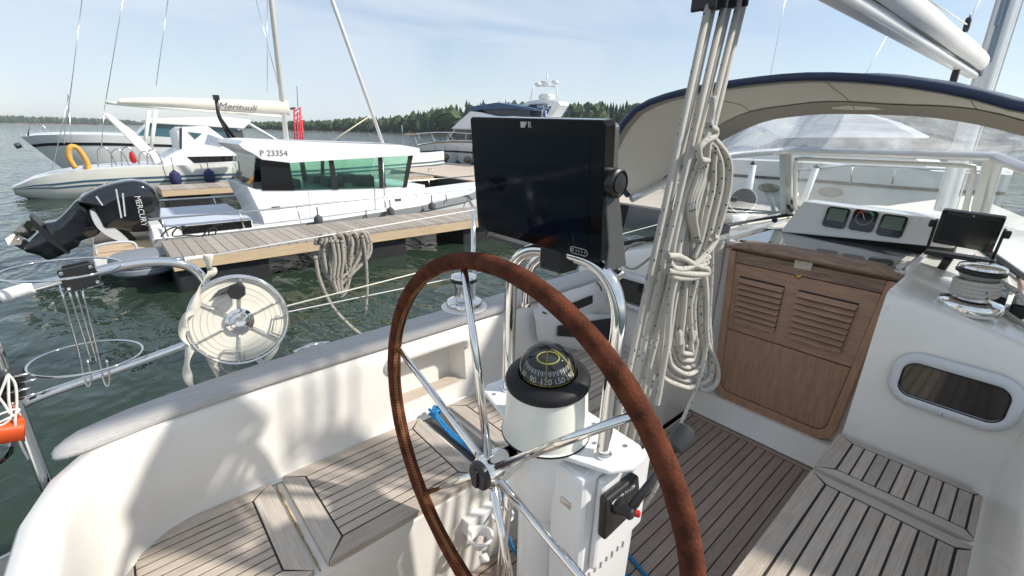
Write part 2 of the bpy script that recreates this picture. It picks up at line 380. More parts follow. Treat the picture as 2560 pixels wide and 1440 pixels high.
def teak_panel(x0, x1, y0, y1, z, n, b, parent, name='teak_lid', gap=.0042, th=.020, mx=TEAKX, my=TEAKY, ch={}, rim=True):
    """rectangular teak panel: black bed, four mitred border planks, n planks along X. b = border widths (x0,x1,y0,y1); ch = corner cut sizes"""
    def cut(poly, c, k):     # cut corner c of the panel from a polygon edge list
        return poly
    bx0, bx1, by0, by1 = b
    X0, X1, Y0, Y1 = x0+bx0, x1-bx1, y0+by0, y1-by1
    cor = []
    for (cx, cy, key, sx, sy) in ((x0, y0, 'a', 1, 1), (x1, y0, 'b', -1, 1), (x1, y1, 'c', -1, -1), (x0, y1, 'd', 1, -1)):
        r = ch.get(key, .012); cor.append([(cx+sx*(r-r*math.cos(t)), cy+sy*(r-r*math.sin(t))) for t in [i*math.pi/8 for i in range(5)]])
    cor = [cor[0], cor[1][::-1], cor[2], cor[3][::-1]]     # each runs counter-clockwise
    out = [p for c in cor for p in c]
    mxx, myy = (x0+x1)/2, (y0+y1)/2
    bed = MB().prism([(px-.004*(1 if px > mxx else -1), py-.004*(1 if py > myy else -1), z-th+.001) for px, py in out], (0, 0, th-.0035)).build(name, CAULK, parent)
    g = gap/2
    def plank(poly, m_):
        MB().prism([(px, py, z-th) for px, py in poly], (0, 0, th)).build('plank', m_, bed, bevel=.0012)
    def side(c0, c1, inn, m_):
        # outer arc from middle of corner c0 to middle of corner c1, then inner edge
        poly = c0[2:]+c1[:3]+inn
        cx = sum(p[0] for p in poly)/len(poly); cy = sum(p[1] for p in poly)/len(poly)
        L = max(max(p[0] for p in poly)-min(p[0] for p in poly), max(p[1] for p in poly)-min(p[1] for p in poly))
        W = min(max(p[0] for p in poly)-min(p[0] for p in poly), max(p[1] for p in poly)-min(p[1] for p in poly))
        fx, fy = ((1-2*g/L), (1-2*g/W)) if (max(p[0] for p in poly)-min(p[0] for p in poly)) > (max(p[1] for p in poly)-min(p[1] for p in poly)) else ((1-2*g/W), (1-2*g/L))
        plank([(cx+(p[0]-cx)*fx, cy+(p[1]-cy)*fy) for p in poly], m_)
    side(cor[0], cor[1], [(X1, Y0), (X0, Y0)], mx); side(cor[2], cor[3], [(X0, Y1), (X1, Y1)], mx)
    side(cor[1], cor[2], [(X1, Y1), (X1, Y0)], my); side(cor[3], cor[0], [(X0, Y0), (X0, Y1)], my)
    w = (Y1-Y0)/n
    for i in range(n):
        ya, yb = Y0+i*w+g, Y0+(i+1)*w-g
        plank([(X0+g, ya), (X1-g, ya), (X1-g, yb), (X0+g, yb)], mx)
    return bed
PR = .0042
teak_panel(-.185, .205, .952, 1.352, SEATZ, 10, (.05, .062, .055, .05), yacht, ch={'d': .09})
teak_panel(.235, .735, .952, 1.356, SEATZ, 9, (.062, .055, .06, .048), yacht)
teak_panel(.865, 1.89, .952, 1.356, SEATZ, 9, (.06, .06, .06, .05), yacht)
teak_panel(1.612, 1.895, -.145, .264, SEATZ, 9, (.045, .035, .035, .055), yacht, gap=.0052, ch={'a': .03, 'b': .07})
teak_panel(.25, 1.592, -.15, .264, SEATZ, 8, (.06, .045, .05, .055), yacht, gap=.0058)
teak_panel(-.2, 2.185, .272, .952, SOLEZ+.012, 15, (.05, .032, .025, .025), yacht, name='cockpit_sole', gap=.0042, mx=SOLE, my=SOLE)
MB().box((-.235, .26, SOLEZ-.06), (2.3, .97, SOLEZ-.006)).build('sole_pan', GEL, yacht)
# channel between the lids, with sealant bead
m = MB(); pts = [Vector((.216+rng.uniform(-.0012, .0012), .955+.02*i, SEATZ-.012)) for i in range(20)]
m.tube(pts, [rng.uniform(.002, .0045) for _ in pts], 6); m.build('sealant_bead', mat('ochre_sealant', (.42, .30, .14), .8, noise=.4, nscale=60), yacht)

# coaming with rounded after corner
inn = [(2.0, 1.372), (1.5, 1.372), (.985, 1.372), (.98, 1.372), (.80, 1.372), (.655, 1.372), (.65, 1.372), (.45, 1.372), (.25, 1.372), (.12, 1.37), (.02, 1.36), (-.06, 1.335), (-.12, 1.29), (-.165, 1.22), (-.185, 1.12), (-.19, .95), (-.19, .62)]
out_ = [(2.0, 1.66), (1.5, 1.66), (.985, 1.65), (.98, 1.65), (.80, 1.645), (.655, 1.635), (.65, 1.635), (.45, 1.62), (.25, 1.595), (.12, 1.56), (.02, 1.52), (-.08, 1.465), (-.17, 1.385), (-.235, 1.29), (-.275, 1.16), (-.29, .95), (-.29, .62)]
prof = [(-.10, 1.236), (-.03, 1.24), (.0, 1.252), (.025, 1.28), (.04, 1.315), (.085, 1.49), (.10, 1.52), (.13, 1.542), (.18, 1.552), (.80, 1.552), (.90, 1.540), (.97, 1.50), (1.02, 1.43), (1.10, 1.15)]
for s in (1, -1):
    m = MB(); rows = []
    for (ax, ay), (bx, by) in zip(inn, out_):
        r = []
        for u, z in prof:
            x = ax+(bx-ax)*u; y = ay+(by-ay)*u
            r.append(Vector((x, y if s > 0 else mir(y), z)))
        rows.append(r)
    n = len(prof); vs = [p for r in rows for p in r]; fs = []
    for i in range(len(rows)-1):
        for j in range(n-1):
            if s > 0 and 3 <= i <= 4 and j == 4: continue      # opening of the cave locker
            fs.append((i*n+j, i*n+j+1, (i+1)*n+j+1, (i+1)*n+j))
    m.add(vs, fs, True); m.build('coaming', GEL, yacht)
# cave locker set into the coaming: back, sides, floor, lip and teak floor strip
m = MB(); a0, a1 = .655, .98; yi, zo0, zo1 = 1.384, 1.315, 1.49; yt = 1.397
bk = 1.47
q = [(a0, yi, zo0), (a1, yi, zo0), (a1, yt, zo1), (a0, yt, zo1), (a0+.03, bk, zo0-.012), (a1-.02, bk, zo0-.012), (a1-.02, bk+.01, zo1+.01), (a0+.03, bk+.01, zo1+.01)]
m.add(q, [(0, 1, 5, 4), (1, 2, 6, 5), (2, 3, 7, 6), (3, 0, 4, 7), (4, 5, 6, 7)]); m.build('cave_locker', GEL, yacht)
m = MB(); m.tube(spl([(a0-.012, yt+.004, zo1-.03), (a0-.006, yt-.006, zo1+.004), (a0+.04, yt-.010, zo1+.016), (a1-.04, yt-.010, zo1+.016), (a1+.006, yt-.006, zo1+.004), (a1+.012, yt+.004, zo1-.03)], 6), .017, 10); m.build('locker_lip', GEL, yacht)
MB().box((a0+.035, yi+.004, zo0-.011), (a1-.03, yi+.062, zo0+.004)).build('locker_floor_strip', TEAKX, yacht)

# teak cap rail on the coaming
st = [(2.25, 1.405, 1.56), (1.6, 1.404, 1.555), (1.0, 1.402, 1.545), (.5, 1.400, 1.530), (.25, 1.395, 1.515), (.1, 1.385, 1.498), (.0, 1.375, 1.480), (-.07, 1.362, 1.465), (-.13, 1.350, 1.442), (-.17, 1.342, 1.425), (-.195, 1.341, 1.412), (-.212, 1.347, 1.398), (-.221, 1.360, 1.384)]
m = MB(); rows = []
for x, y0, y1 in st:
    z0, z1 = 1.5535, 1.588
    if x < -.18: z1 = 1.582 if x > -.2 else (1.576 if x > -.215 else 1.564)
    w = y1-y0; r = min(.012, w*.3)
    rows.append([Vector((x, a, b)) for a, b in ((y0+.004, z0), (y0, z0+.008), (y0+r*.4, z1-.010), (y0+r*1.6, z1-.002), (y0+w*.5, z1+.001), (y1-r*1.5, z1-.002), (y1-r*.3, z1-.010), (y1, z0+.008), (y1-.004, z0))])
m.loft(rows, True, True); m.build('cap_rail', CAPM, yacht)

# open channel with blue steering lines between the lids
MB().box((.752, .98, SEATZ-.022), (.85, 1.345, SEATZ-.0135)).build('channel_insert', DGREY, yacht, bevel=.003)

# companionway
XB = 2.29
cw = MB()
def Q(px, py, x=XB): return P(px, py, x=x)
frameL = [(.955, 1.755), (.915, 1.755), (.872, 1.03), (.885, .985), (.90, .965)]
def yz(poly, x, th, name, m_, par, bev=.003): return MB().prism([(x, a, b) for a, b in poly], (-th, 0, 0)).build(name, m_, par, bevel=bev)
comp = yz([(.945, 1.77), (.905, 1.02), (.885, .975), (.84, .955), (.40, .955), (.355, .975), (.335, 1.02), (.275, 1.77)], 2.333, .012, 'companionway', MAHOD, yacht)
yz([(.945, 1.762), (.912, 1.762), (.872, 1.04), (.858, 1.01), (.83, .995), (.41, .995), (.382, 1.01), (.368, 1.04), (.308, 1.762), (.275, 1.762), (.332, 1.015), (.355, .972), (.40, .952), (.84, .952), (.885, .972), (.908, 1.015)], 2.321, .030, 'door_frame', MAHO, comp, .006)
lowb = yz([(.892, 1.345), (.8735, 1.045), (.858, 1.015), (.832, .999), (.408, .999), (.382, 1.015), (.3695, 1.045), (.345, 1.345)], 2.320, .018, 'lower_washboard', MAHO, comp, .003)
upb = yz([(.911, 1.70), (.8945, 1.350), (.3425, 1.350), (.314, 1.70)], 2.320, .016, 'louvred_washboard', MAHOY, comp, .003)
yz([(.912, 1.760), (.9115, 1.705), (.3135, 1.705), (.3085, 1.760)], 2.320, .021, 'top_rail', MAHOD, comp, .003)
for (tl, tr, br, bl) in (((.875, 1.640), (.668, 1.640), (.668, 1.405), (.860, 1.405)), ((.608, 1.640), (.378, 1.640), (.395, 1.405), (.608, 1.405))):
    n = 8
    MB().prism([(2.3035, a, b) for a, b in (tl, tr, br, bl)], (-.002, 0, 0)).build('louvre_gap_shade', CAULK, comp)  # black sheet standing in for the shadow between the slats
    for i in range(n):
        f0, f1 = (i+.26)/n, (i+.94)/n
        la = [tl[k]+(bl[k]-tl[k])*f0 for k in (0, 1)]; lb = [tl[k]+(bl[k]-tl[k])*f1 for k in (0, 1)]
        ra = [tr[k]+(br[k]-tr[k])*f0 for k in (0, 1)]; rb = [tr[k]+(br[k]-tr[k])*f1 for k in (0, 1)]
        x0 = 2.3015
        vs = [(x0-.002, *la), (x0-.024, *lb), (x0, *lb), (x0, *la), (x0-.002, *ra), (x0-.024, *rb), (x0, *rb), (x0, *ra)]
        MB().add(vs, [(0, 1, 2, 3), (7, 6, 5, 4), (0, 4, 5, 1), (1, 5, 6, 2), (2, 6, 7, 3), (3, 7, 4, 0)]).build('louvre_slat', MAHOY, comp, bevel=.0015)
# curved timber top of the hatch
m = MB(); rows = []
for i in range(21):
    t = i/20; y = .965-.715*t; bow = -.075*math.sin(math.pi*t)+.0; zz = 1.768+.022*math.sin(math.pi*t)
    th = .034*(.35+.65*min(1, min(t, 1-t)*9))
    rows.append([Vector((2.31+bow+a, y, zz+b*th/.034)) for a, b in ((.10, 0), (.0, -.002), (-.018, .006), (-.022, .018), (-.014, .030), (.0, .034), (.10, .034))])
m.loft(rows, True, True); m.build('hatch_beam', MAHOD, comp)
q = P(2003, 665, x=2.27); MB().box((2.292, q.y-.036, q.z-.020), (2.3, q.y+.036, q.z+.018)).build('name_plate', mat('worn_plate', (.62, .58, .52), .35, metal=.3, noise=.3, nscale=60), comp, bevel=.002)
for t in (-1, 1):
    MB().lathe([(.003, 0), (.003, .002)], (2.292, q.y+t*.028, q.z), (-1, 0, 0), 8).build('screw', STEEL, comp)
q = P(1994, 692, x=2.29); MB().lathe([(.012, 0), (.012, .006), (.006, .010)], (2.304, q.y, q.z), (-1, 0, 0), 14).build('lock', BRASS, comp)

# sliding hatch with reflecting grey acrylic
hb = MB(); hb.box((2.325, .285, 1.775), (3.0, .955, 1.800)); hatch = hb.build('sliding_hatch', GEL, yacht, bevel=.006)
MB().box((2.355, .315, 1.8015), (2.78, .930, 1.8085)).build('acrylic_panel', mat('grey_acrylic', (.115, .125, .14), .035, coat=.6), hatch, bevel=.002)
for y in (.262, .978):
    m = MB(); m.box((2.33, y-.009, 1.780), (3.1, y+.009, 1.822)); m.build('hatch_rail', ALU, yacht, bevel=.003)

# instrument pod
pod = MB(); xa = 2.74
tl, tr, br, bl = P(2010, 503, x=2.80), P(2385, 552, x=2.80), P(2385, 622, x=2.745), P(1950, 580, x=2.745)
bl2 = P(1985, 557, x=2.755)
front = [tl, tr, br, bl]
pod.add(front+[v+Vector((.14, 0, -.0)) for v in (tl, tr)]+[v+Vector((.2, 0, -.005)) for v in (br, bl)], [(0, 1, 2, 3), (0, 4, 5, 1), (1, 5, 6, 2), (0, 3, 7, 4), (4, 7, 6, 5), (3, 2, 6, 7)])
podo = pod.build('instrument_pod', WPAINT, yacht, bevel=.008)
MB().prism([bl+Vector((.012, -.03, .004)), br+Vector((.012, 0, .004)), Vector((br.x+.03, br.y, 1.801)), Vector((bl.x+.03, bl.y-.03, 1.801))], (.10, 0, 0)).build('pod_skirt', BLK, podo)
pu = (tl-bl2).normalized(); pr = (tr-tl).normalized(); pn = pr.cross(pu).normalized()
if pn.x > 0: pn = -pn
pu = (pu-pr*pu.dot(pr)).normalized()
def plate(c, w, h, r, th, name, m_, par, R_, U_, N_, seg=5):
    pts = []
    for sx, sy, a0 in ((1, 1, 0), (-1, 1, 90), (-1, -1, 180), (1, -1, 270)):
        for k in range(seg+1):
            a = math.radians(a0+90*k/seg); pts.append(c+R_*(sx*(w/2-r)+r*math.cos(a))+U_*(sy*(h/2-r)+r*math.sin(a)))
    return MB().prism(pts, N_*th).build(name, m_, par, bevel=min(.002, th*.4))
def onplane(px, py, p0, n):
    r = FW+RT*((px-1280)/F)+UP*((720-py)/F); t = (p0-CAM).dot(n)/r.dot(n); return CAM+r*t
for k, (px, py) in enumerate(((2091, 545), (2159, 553), (2230, 566))):
    c = onplane(px, py, tl, pn)
    inst = plate(c, .100, .105, .016, .014, 'instrument', BLKG, podo, pr, pu, pn)
    cc = c+pu*.012+pn*.0142
    if k != 1: plate(cc, .078, .062, .006, .001, 'display', LCD, inst, pr, pu, pn)
    else:
        m = MB()
        for t in range(24):
            a = math.radians(t*15); d = pr*math.sin(a)+pu*math.cos(a); s_ = pn.cross(d)
            m.add([cc+d*.030+s_*.0008, cc+d*.030-s_*.0008, cc+d*.037-s_*.0008, cc+d*.037+s_*.0008], [(0, 1, 2, 3)])
        m.build('dial_marks', WPLAST, inst)
        for sg, mm in ((-1, RED), (1, mat('green_plastic', (.01, .35, .12), .4))):
            m = MB(); A = [math.radians(sg*(20+8*j)) for j in range(6)]
            ps = [cc+(pr*math.sin(a)+pu*math.cos(a))*rr+pn*.0004 for rr in (.034, .041) for a in A]
            m.add(ps, [(j, j+1, 6+j+1, 6+j) for j in range(5)]); m.build('sector_mark', mm, inst)
        d = (pr*-.5+pu*.86)
        MB().tube([cc-d*.01+pn*.001, cc+d*.033+pn*.001], .0012, 5).build('needle', WPLAST, inst)
    m = MB()
    for t in range(4): m.box(c+pr*(-.033+.022*t-.005)-pu*.040+pn*.0141-Vector((.0, 0, 0)), c+pr*(-.033+.022*t+.005)-pu*.036+pn*.0155)
    m.build('buttons', DGREY, inst)
for px, py in ((2020, 512), (2085, 517), (2200, 533), (2300, 548), (1990, 548)):
    MB().lathe([(.003, 0), (.003, .0015)], onplane(px, py, tl, pn), pn, 8).build('screw', STEEL, podo)
c = P(1938, 551, x=2.70); MB().lathe([(.014, 0), (.014, .012), (.008, .016)], c, (-1, .2, .4), 14).build('socket', BLK, podo)

# portlights
def portlight(cy, cz, x, s):
    def rr(w, h, r, xx, seg=7):
        pts = []
        for sx, sy, a0 in ((1, 1, 0), (-1, 1, 90), (-1, -1, 180), (1, -1, 270)):
            for k in range(seg+1):
                a = math.radians(a0+90*k/seg); z = sy*(h-r)+r*math.sin(a)
                pts.append(Vector((xx+.06*z, cy+sx*(w-r)+r*math.cos(a), cz+z)))
        return pts
    m = MB(); m.loft([rr(.158, .094, .074, x), rr(.157, .093, .073, x-.008), rr(.152, .088, .068, x-.013), rr(.131, .063, .040, x-.015), rr(.127, .059, .036, x-.010), rr(.126, .058, .035, x-.002)], True, False)
    o = m.build('portlight', mat('portlight_frame', (.60, .61, .62), .4), yacht)
    MB().prism(rr(.126, .058, .035, x-.001), (-.003, 0, 0)).build('pane', mat('portlight_pane', (.030, .026, .022), .05, coat=.6), o)
    m = MB(); m.tube(rr(.1275, .0595, .0365, x-.012)+[], .0026, 6, closed=True); m.build('seal', RUB, o)
    MB().box((x-.0185, cy-.0008, cz-.092), (x-.014, cy+.0008, cz-.063)).build('joint', DGREY, o)
portlight(.020, 1.536, 1.926, 1); portlight(mir(.03), 1.536, 1.926, -1)
m = MB(); m.box((1.2, -.14, 1.27), (1.45, -.118, 1.40)); 

# mast
mast_y = .52
mb_, mt_ = P(2445, 250, y=mast_y), P(2522, 0, y=mast_y)
dirm = (mt_-mb_).normalized(); mbase = mb_-dirm*((mb_.z-1.6)/dirm.z); mtop = mb_+dirm*9
m = MB(); ell = [(.10*math.cos(a), .065*math.sin(a)) for a in [i*math.pi/10 for i in range(20)]]
m.loft([[c+Vector((a, b, 0)) for a, b in ell] for c in (mbase, mtop)], True, True); mast = m.build('mast', mat('mast_alloy', (.72, .73, .74), .35, metal=.35), yacht)
m = MB(); m.box((-.030, -.012, 0), (.0, .012, 1)); 
def along(p0, p1, offs, w, d, name, mt, par):
    p0 = p0+offs; p1 = p1+offs; n = Vector((0, 1, 0)); a = (p1-p0).normalized(); s_ = a.cross(n).normalized()
    MB().loft([[c+n*w*i+s_*d*j for i, j in ((-1, -1), (1, -1), (1, 1), (-1, 1))] for c in (p0, p1)], True, True).build(name, mt, par)
along(mbase+dirm*1.3, mtop, Vector((-.108, 0, 0)), .020, .012, 'sail_track', mat('blue_grey_cover', (.22, .28, .36), .6), mast)
along(mbase+dirm*1.55, mtop, Vector((-.15, .012, 0)), .012, .035, 'furled_luff', mat('blue_grey_cover', (.22, .28, .36), .6), mast)
for dx, dy in ((.0, -.078), (.03, -.074), (-.05, .066)):
    MB().tube([mbase+Vector((dx, dy, .1)), mtop+Vector((dx, dy, 0))], .005, 6).build('halyard', ROPEW, mast)
# shrouds and stays
for a, b, r in ((P(2220, 85, d=5.2), P(2160, 193, d=4.6), .004), (P(1963, 0, d=5.6), P(1925, 193, d=5.2), .0035)):
    d = (a-b); MB().tube([b-d*1.2, a+d*3], r, 6).build('stay', STEEL, yacht)
for a, b in ((P(2460, -20, d=6), P(2300, 330, d=4.4)),):
    pass
# windscreen: aluminium frame and panes
wt = [Vector((2.14, 1.50, 2.055)), Vector((3.15, 1.075, 2.225)), Vector((3.15, .175, 2.232)), Vector((2.14, -.28, 2.08))]
wb = [Vector((2.20, 1.54, 1.69)), Vector((3.42, 1.08, 1.80)), Vector((3.42, .165, 1.80)), Vector((2.20, -.32, 1.70))]
wt[0] = P(1578, 497, y=1.46); wk1 = P(1800, 393, x=2.80); wk0 = P(1700, 437, x=2.44)
ws = MB(); ws.tube(spl([wt[0], wk0, wk1, wk1.lerp(wt[1], .8), wt[1]+Vector((-.01, 0, .0)), wt[1].lerp(wt[2], .06)], 5)+spl([wt[1].lerp(wt[2], .94), wt[2]+Vector((-.01, 0, 0)), wt[2].lerp(wt[3], .07)], 5)+[wt[3]], .022, 10)
wso = ws.build('windscreen_frame', ALU, yacht)
for i in range(4):
    if i in (1, 2): MB().prism([wt[i]+Vector((0, -.036, 0)), wt[i]+Vector((0, .036, 0)), wb[i]+Vector((0, .036, 0)), wb[i]+Vector((0, -.036, 0))], (.03, 0, 0)).build('mullion', mat('pale_frame', (.68, .67, .63), .4), wso, bevel=.004)
for a, b in ((0, 1), (1, 2), (2, 3)):
    MB().tube([wb[a], wb[b]], .014, 8).build('sill', BLK, wso)
    m = MB(); pg = [wt[0], wk0, wk1, wt[1], wb[1], wb[0]] if a == 0 else [wt[a], wt[b], wb[b], wb[a]]; m.add(pg, [tuple(range(len(pg)))]); m.build('pane', PANE, wso)
# opening inner frame of the middle pane
c4 = [wt[1]+Vector((.03, -.055, -.045)), wt[2]+Vector((.03, .055, -.045)), wb[2]+Vector((-.02, .055, .04)), wb[1]+Vector((-.02, -.055, .04))]
for k, (w_, mm) in enumerate(((.013, mat('pale_frame', (.68, .67, .63), .4)), (.004, RUB))):
    pts = []
    for i in range(4):
        p, a, b = c4[i], c4[i-1], c4[(i+1) % 4]; s_ = .05
        pts += [p.lerp(a, s_/(p-a).length), p.lerp(a, .012/(p-a).length)*.5+p.lerp(b, .012/(p-b).length)*.5, p.lerp(b, s_/(p-b).length)]
    MB().tube([q+Vector((-.012 if k else -.004, 0, 0)) for q in pts], w_, 8, closed=True).build('opening_frame' if not k else 'gasket', mm, wso)
for i, y in ((1, 1.03), (2, .215)):
    p = wb[i]+Vector((-.03, (-.05 if i == 1 else .05), .05)); MB().tube([p, p+Vector((-.02, 0, .05)), p+Vector((-.005, 0, .11))], .008, 8).build('catch', STEEL, wso)
    MB().tube([p+Vector((-.03, 0, -.01)), p+Vector((-.05, .03 if i == 1 else -.03, .03))], .011, 8).build('knob', BLK, wso)

# pushpit (stern rail)
push = MB(); YP = 1.66
top = spl([Vector((-.93, .62, 1.86)), Vector((-.90, 1.15, 1.86)), Vector((-.68, 1.52, 1.86))]+T([(-160, 785), (0, 742), (180, 694), (330, 660), (420, 655), (475, 668), (508, 697), (530, 745), (536, 800)], y=YP), 6)+[P(700, 945, y=1.68)]
push.tube(top, .0140, 12)
pusho = push.build('stern_rail', CHROME, yacht)
MB().tube(spl(T([(30, 1030), (90, 995), (300, 922), (500, 850), (540, 842)], y=YP), 6), .0122, 12).build('lower_rail', CHROME, pusho)
pb_ = P(104, 1180, y=YP-.02); pa_ = P(40, 1010, y=YP-.02); MB().tube([P(-66, 760, y=YP), P(0, 905, y=YP-.02), pa_, pb_, pb_+(pb_-pa_)*((pb_.z-1.195)/(pa_.z-pb_.z))], .0150, 12).build('post', CHROME, pusho)
MB().tube([Vector((-.92, .72, 1.86)), Vector((-.92, .72, 1.18))], .0150, 12).build('post', CHROME, pusho)
MB().tube(spl(T([(0, 742), (50, 727), (85, 717)], y=YP), 4), .0158, 12).build('tape_wrap', WPLAST, pusho)
m = MB(); sp_ = P(1183, 525, y=1.95); m.tube([sp_, Vector((sp_.x-.005, sp_.y, 1.22))], .0125, 10); m.build('stanchion', CHROME, yacht)
# lifelines
la = P(425, 652, y=1.66); lb_ = P(520, 640, y=1.68); 
sp2 = Vector((3.9, 2.05, 1.92))
life = MB(); life.tube([la, lb_], .006, 8); life.tube([lb_, sp_], .0028, 6); life.tube([sp_, sp2], .0028, 6); life.build('lifeline', WPLAST, yacht)
MB().tube([la.lerp(lb_, .0)+Vector((.0, 0, .0)), la.lerp(lb_, .35)], .009, 8).build('turnbuckle', STEEL, yacht)
lo1 = P(548, 815, y=1.68); lo2 = Vector((sp_.x, sp_.y, 1.55))
MB().tube([lo1, lo2, Vector((3.9, 2.05, 1.6))], .0026, 6).build('lower_lifeline', WPLAST, yacht)
m = MB(); m.tube([sp2, Vector((3.9, 2.05, 1.25))], .0125, 8); m.build('stanchion', CHROME, yacht)
# cleat on the side deck
c = P(780, 868, y=1.76); m = MB(); m.tube([c+Vector((-.07, 0, .0)), c+Vector((.0, 0, .008)), c+Vector((.07, 0, 0))], [.006, .012, .006], 8)
for t in (-.025, .025): m.tube([c+Vector((t, 0, 0)), Vector((c.x+t, c.y, 1.20))], .009, 8)
m.build('cleat', CHROME, yacht)
# cup holder on the port locker front
cu = P(1180, 1318, y=.93); m = MB(); cu = Vector((cu.x, .885, cu.z))
m.loft([[cu+Vector((r*math.cos(a), r*math.sin(a), h)) for a in [i*math.pi/12 for i in range(24)]] for r, h in ((.040, -.003), (.043, .003), (.040, .006), (.033, .006), (.031, .0), (.029, -.03))], True, False)
m.box((cu.x-.02, .925, cu.z-.03), (cu.x+.14, .958, cu.z+.03))
cuo = m.build('cup_holder', WPLAST, yacht, bevel=.003)
c2 = cu+Vector((.10, .01, .01)); m = MB()
m.loft([[c2+Vector((r*math.cos(a), r*math.sin(a), h)) for a in [i*math.pi/12 for i in range(24)]] for r, h in ((.036, -.003), (.039, .003), (.036, .006), (.030, .005), (.029, .0))], True, False); m.build('ring', WPLAST, cuo)
MB().lathe([(.015, 0), (.016, .02), (.012, .024)], cu+Vector((-.005, -.02, -.055)), (-.2, -.6, -.4), 12).build('knob', WPLAST, cuo)
# ================================================================== steering wheel
WC = Vector((.51, .62, 1.617)); WR = .45
wheel = thing('ship_wheel', 'large steering wheel with rust brown leather rim and six polished spokes', 'steering wheel', WC)
def wp(a, r=WR, x=0): return WC+Vector((x, r*math.sin(a), r*math.cos(a)))     # a from top, towards port
N = 160
# a from -: starboard; leather cover with rough suede texture all the way round
m = MB(); pts = [wp(2*math.pi*i/N) for i in range(N)]
m.tube(pts, [.0178*(1+.03*math.sin(i*.9)*math.sin(i*.37)) for i in range(N)], 16, closed=True); rim = m.build('rim', LEATHER, wheel)
m = MB()
for i in range(230):
    a = math.radians(18+ i*150/230); p = wp(a, WR-.0150, -.0095); q_ = wp(a+.010, WR-.0178, -.0005)
    m.tube([p, q_], .0011, 4, caps=False)
m.build('stitching', THREAD, rim)
pu_ = P(1160, 668, x=.51)-WC; a0 = math.atan2(pu_.y, pu_.z)
for k in range(6):
    a = a0+k*math.pi/3
    MB().tube([wp(a, .02, -.012), wp(a, .25, -.004), wp(a, WR-.01, 0)], [.0092, .0085, .0075], 12).build('spoke', CHROME, wheel)
MB().lathe([(.0, -.034), (.030, -.034), (.036, -.028), (.036, .018), (.031, .03), (.027, .085)], WC, (1, 0, 0), 30).build('hub', CHROME, wheel)
m = MB(); m.lathe([(.031, 0), (.031, .010), (.024, .016), (.022, .016)], WC+Vector((-.034, 0, 0)), (-1, 0, 0), 24)
m.box((-.056+WC.x, WC.y-.008, WC.z-.021), (-.046+WC.x, WC.y+.008, WC.z+.021)); m.build('hub_cap', BLK, wheel, bevel=.002)

# ================================================================== pedestal
PC = Vector((.662, .618, SOLEZ+.012))
ped = thing('steering_pedestal', 'white steering pedestal with flat top plate and polished guard tube', 'steering pedestal', PC)
pz = 1.652
MB().lathe([(.085, 0), (.085, .012), (.064, .03), (.058, .30), (.058, .56), (.070, .575), (.073, .60), (.079, .62), (.092, .70), (.094, .785)], PC, (0, 0, 1), 36).build('column', WPAINT, ped)
MB().lathe([(.042, 0), (.046, .01), (.046, .05), (.05, .07)], Vector((.575, .62, WC.z)), (1, 0, 0), 24).build('shaft_housing', WPAINT, ped)
pl = [(.668, .852), (.735, .848), (.775, .80), (.79, .62), (.775, .435), (.748, .405), (.700, .405), (.655, .430), (.610, .540), (.585, .560), (.585, .68), (.612, .71), (.645, .83)]
plate_o = MB().prism([(a, b, pz-.012) for a, b in pl], (0, 0, .012)).build('top_plate', WPAINT, ped, bevel=.004)
for a, b in ((.70, .505), (.745, .455), (.655, .80), (.70, .76), (.755, .55), (.625, .555)):
    MB().lathe([(.0055, 0), (.0055, .0015), (.003, .002)], (a, b, pz), (0, 0, 1), 10).build('bolt', STEEL, plate_o)
# guard tube
gx = .690
gp = [P(1507, 1137, z=pz)]+[P(a, b, x=gx+.012) for a, b in ((1522, 1000), (1538, 880), (1547, 800), (1543, 750), (1527, 705), (1500, 670), (1460, 647), (1400, 632))]
gq = [P(a, b, x=gx+.012) for a, b in ((1345, 624), (1310, 635), (1285, 665), (1278, 715), (1275, 800), (1272, 900))]+[P(1270, 973, z=pz)]
gl = spl(gp+gq, 7)
MB().tube(gl, .0152, 16).build('guard_tube', CHROME, ped)
top2 = [p+Vector((.055, -.0, -.018)) for p in gl[len(gp)*7-24:len(gp)*7+26]]
MB().tube(top2, .0125, 12).build('inner_guard_tube', CHROME, ped)
for p in (gp[0], gq[-1]):
    MB().lathe([(.019, 0), (.019, .006), (.0155, .008)], (p.x, p.y, pz), (0, 0, 1), 20).build('tube_collar', CHROME, ped)
# vertical stays under the plate
MB().tube([(.70, .70, pz-.01), (.72, .72, SOLEZ+.01)], .013, 12).build('leg_tube', CHROME, ped)
MB().tube([(.64, .70, pz-.012), (.60, .72, SOLEZ+.01)], .013, 12).build('leg_tube', CHROME, ped)

# engine control housing
ec = thing('engine_control', 'white engine control housing with black side panel and throttle lever', 'engine control', (.72, .50, SOLEZ+.012))
m = MB(); prof_ = [(.615, 1.625), (.80, 1.632), (.845, 1.59), (.85, 1.42), (.83, SOLEZ+.012), (.64, SOLEZ+.012), (.622, 1.40)]
m.prism([(a, .462, b) for a, b in prof_], (0, .095, 0)); m.build('housing', WPAINT, ec, bevel=.014)
m = MB(); m.prism([(.655, .462, 1.36), (.845, .462, 1.38), (.848, .462, 1.60), (.66, .462, 1.612)], (0, -.018, 0)); m.build('bulge', WPAINT, ec, bevel=.010)
pq = T([(1497, 1238), (1578, 1176), (1583, 1252), (1492, 1338)], y=.444)
m = MB(); m.prism(pq, (0, -.022, 0)); pan = m.build('control_panel', BLK, ec, bevel=.006)
u_ = (pq[1]-pq[0]).normalized(); v_ = (pq[0]-pq[3]).normalized()
text('VOLVO PENTA', .0125, pq[0]+u_*.016-v_*.022+Vector((0, -.0225, 0)), u_, v_, WPLAST, pan)
c = P(1545, 1262, y=.42); c = Vector((c.x, .42, c.z))
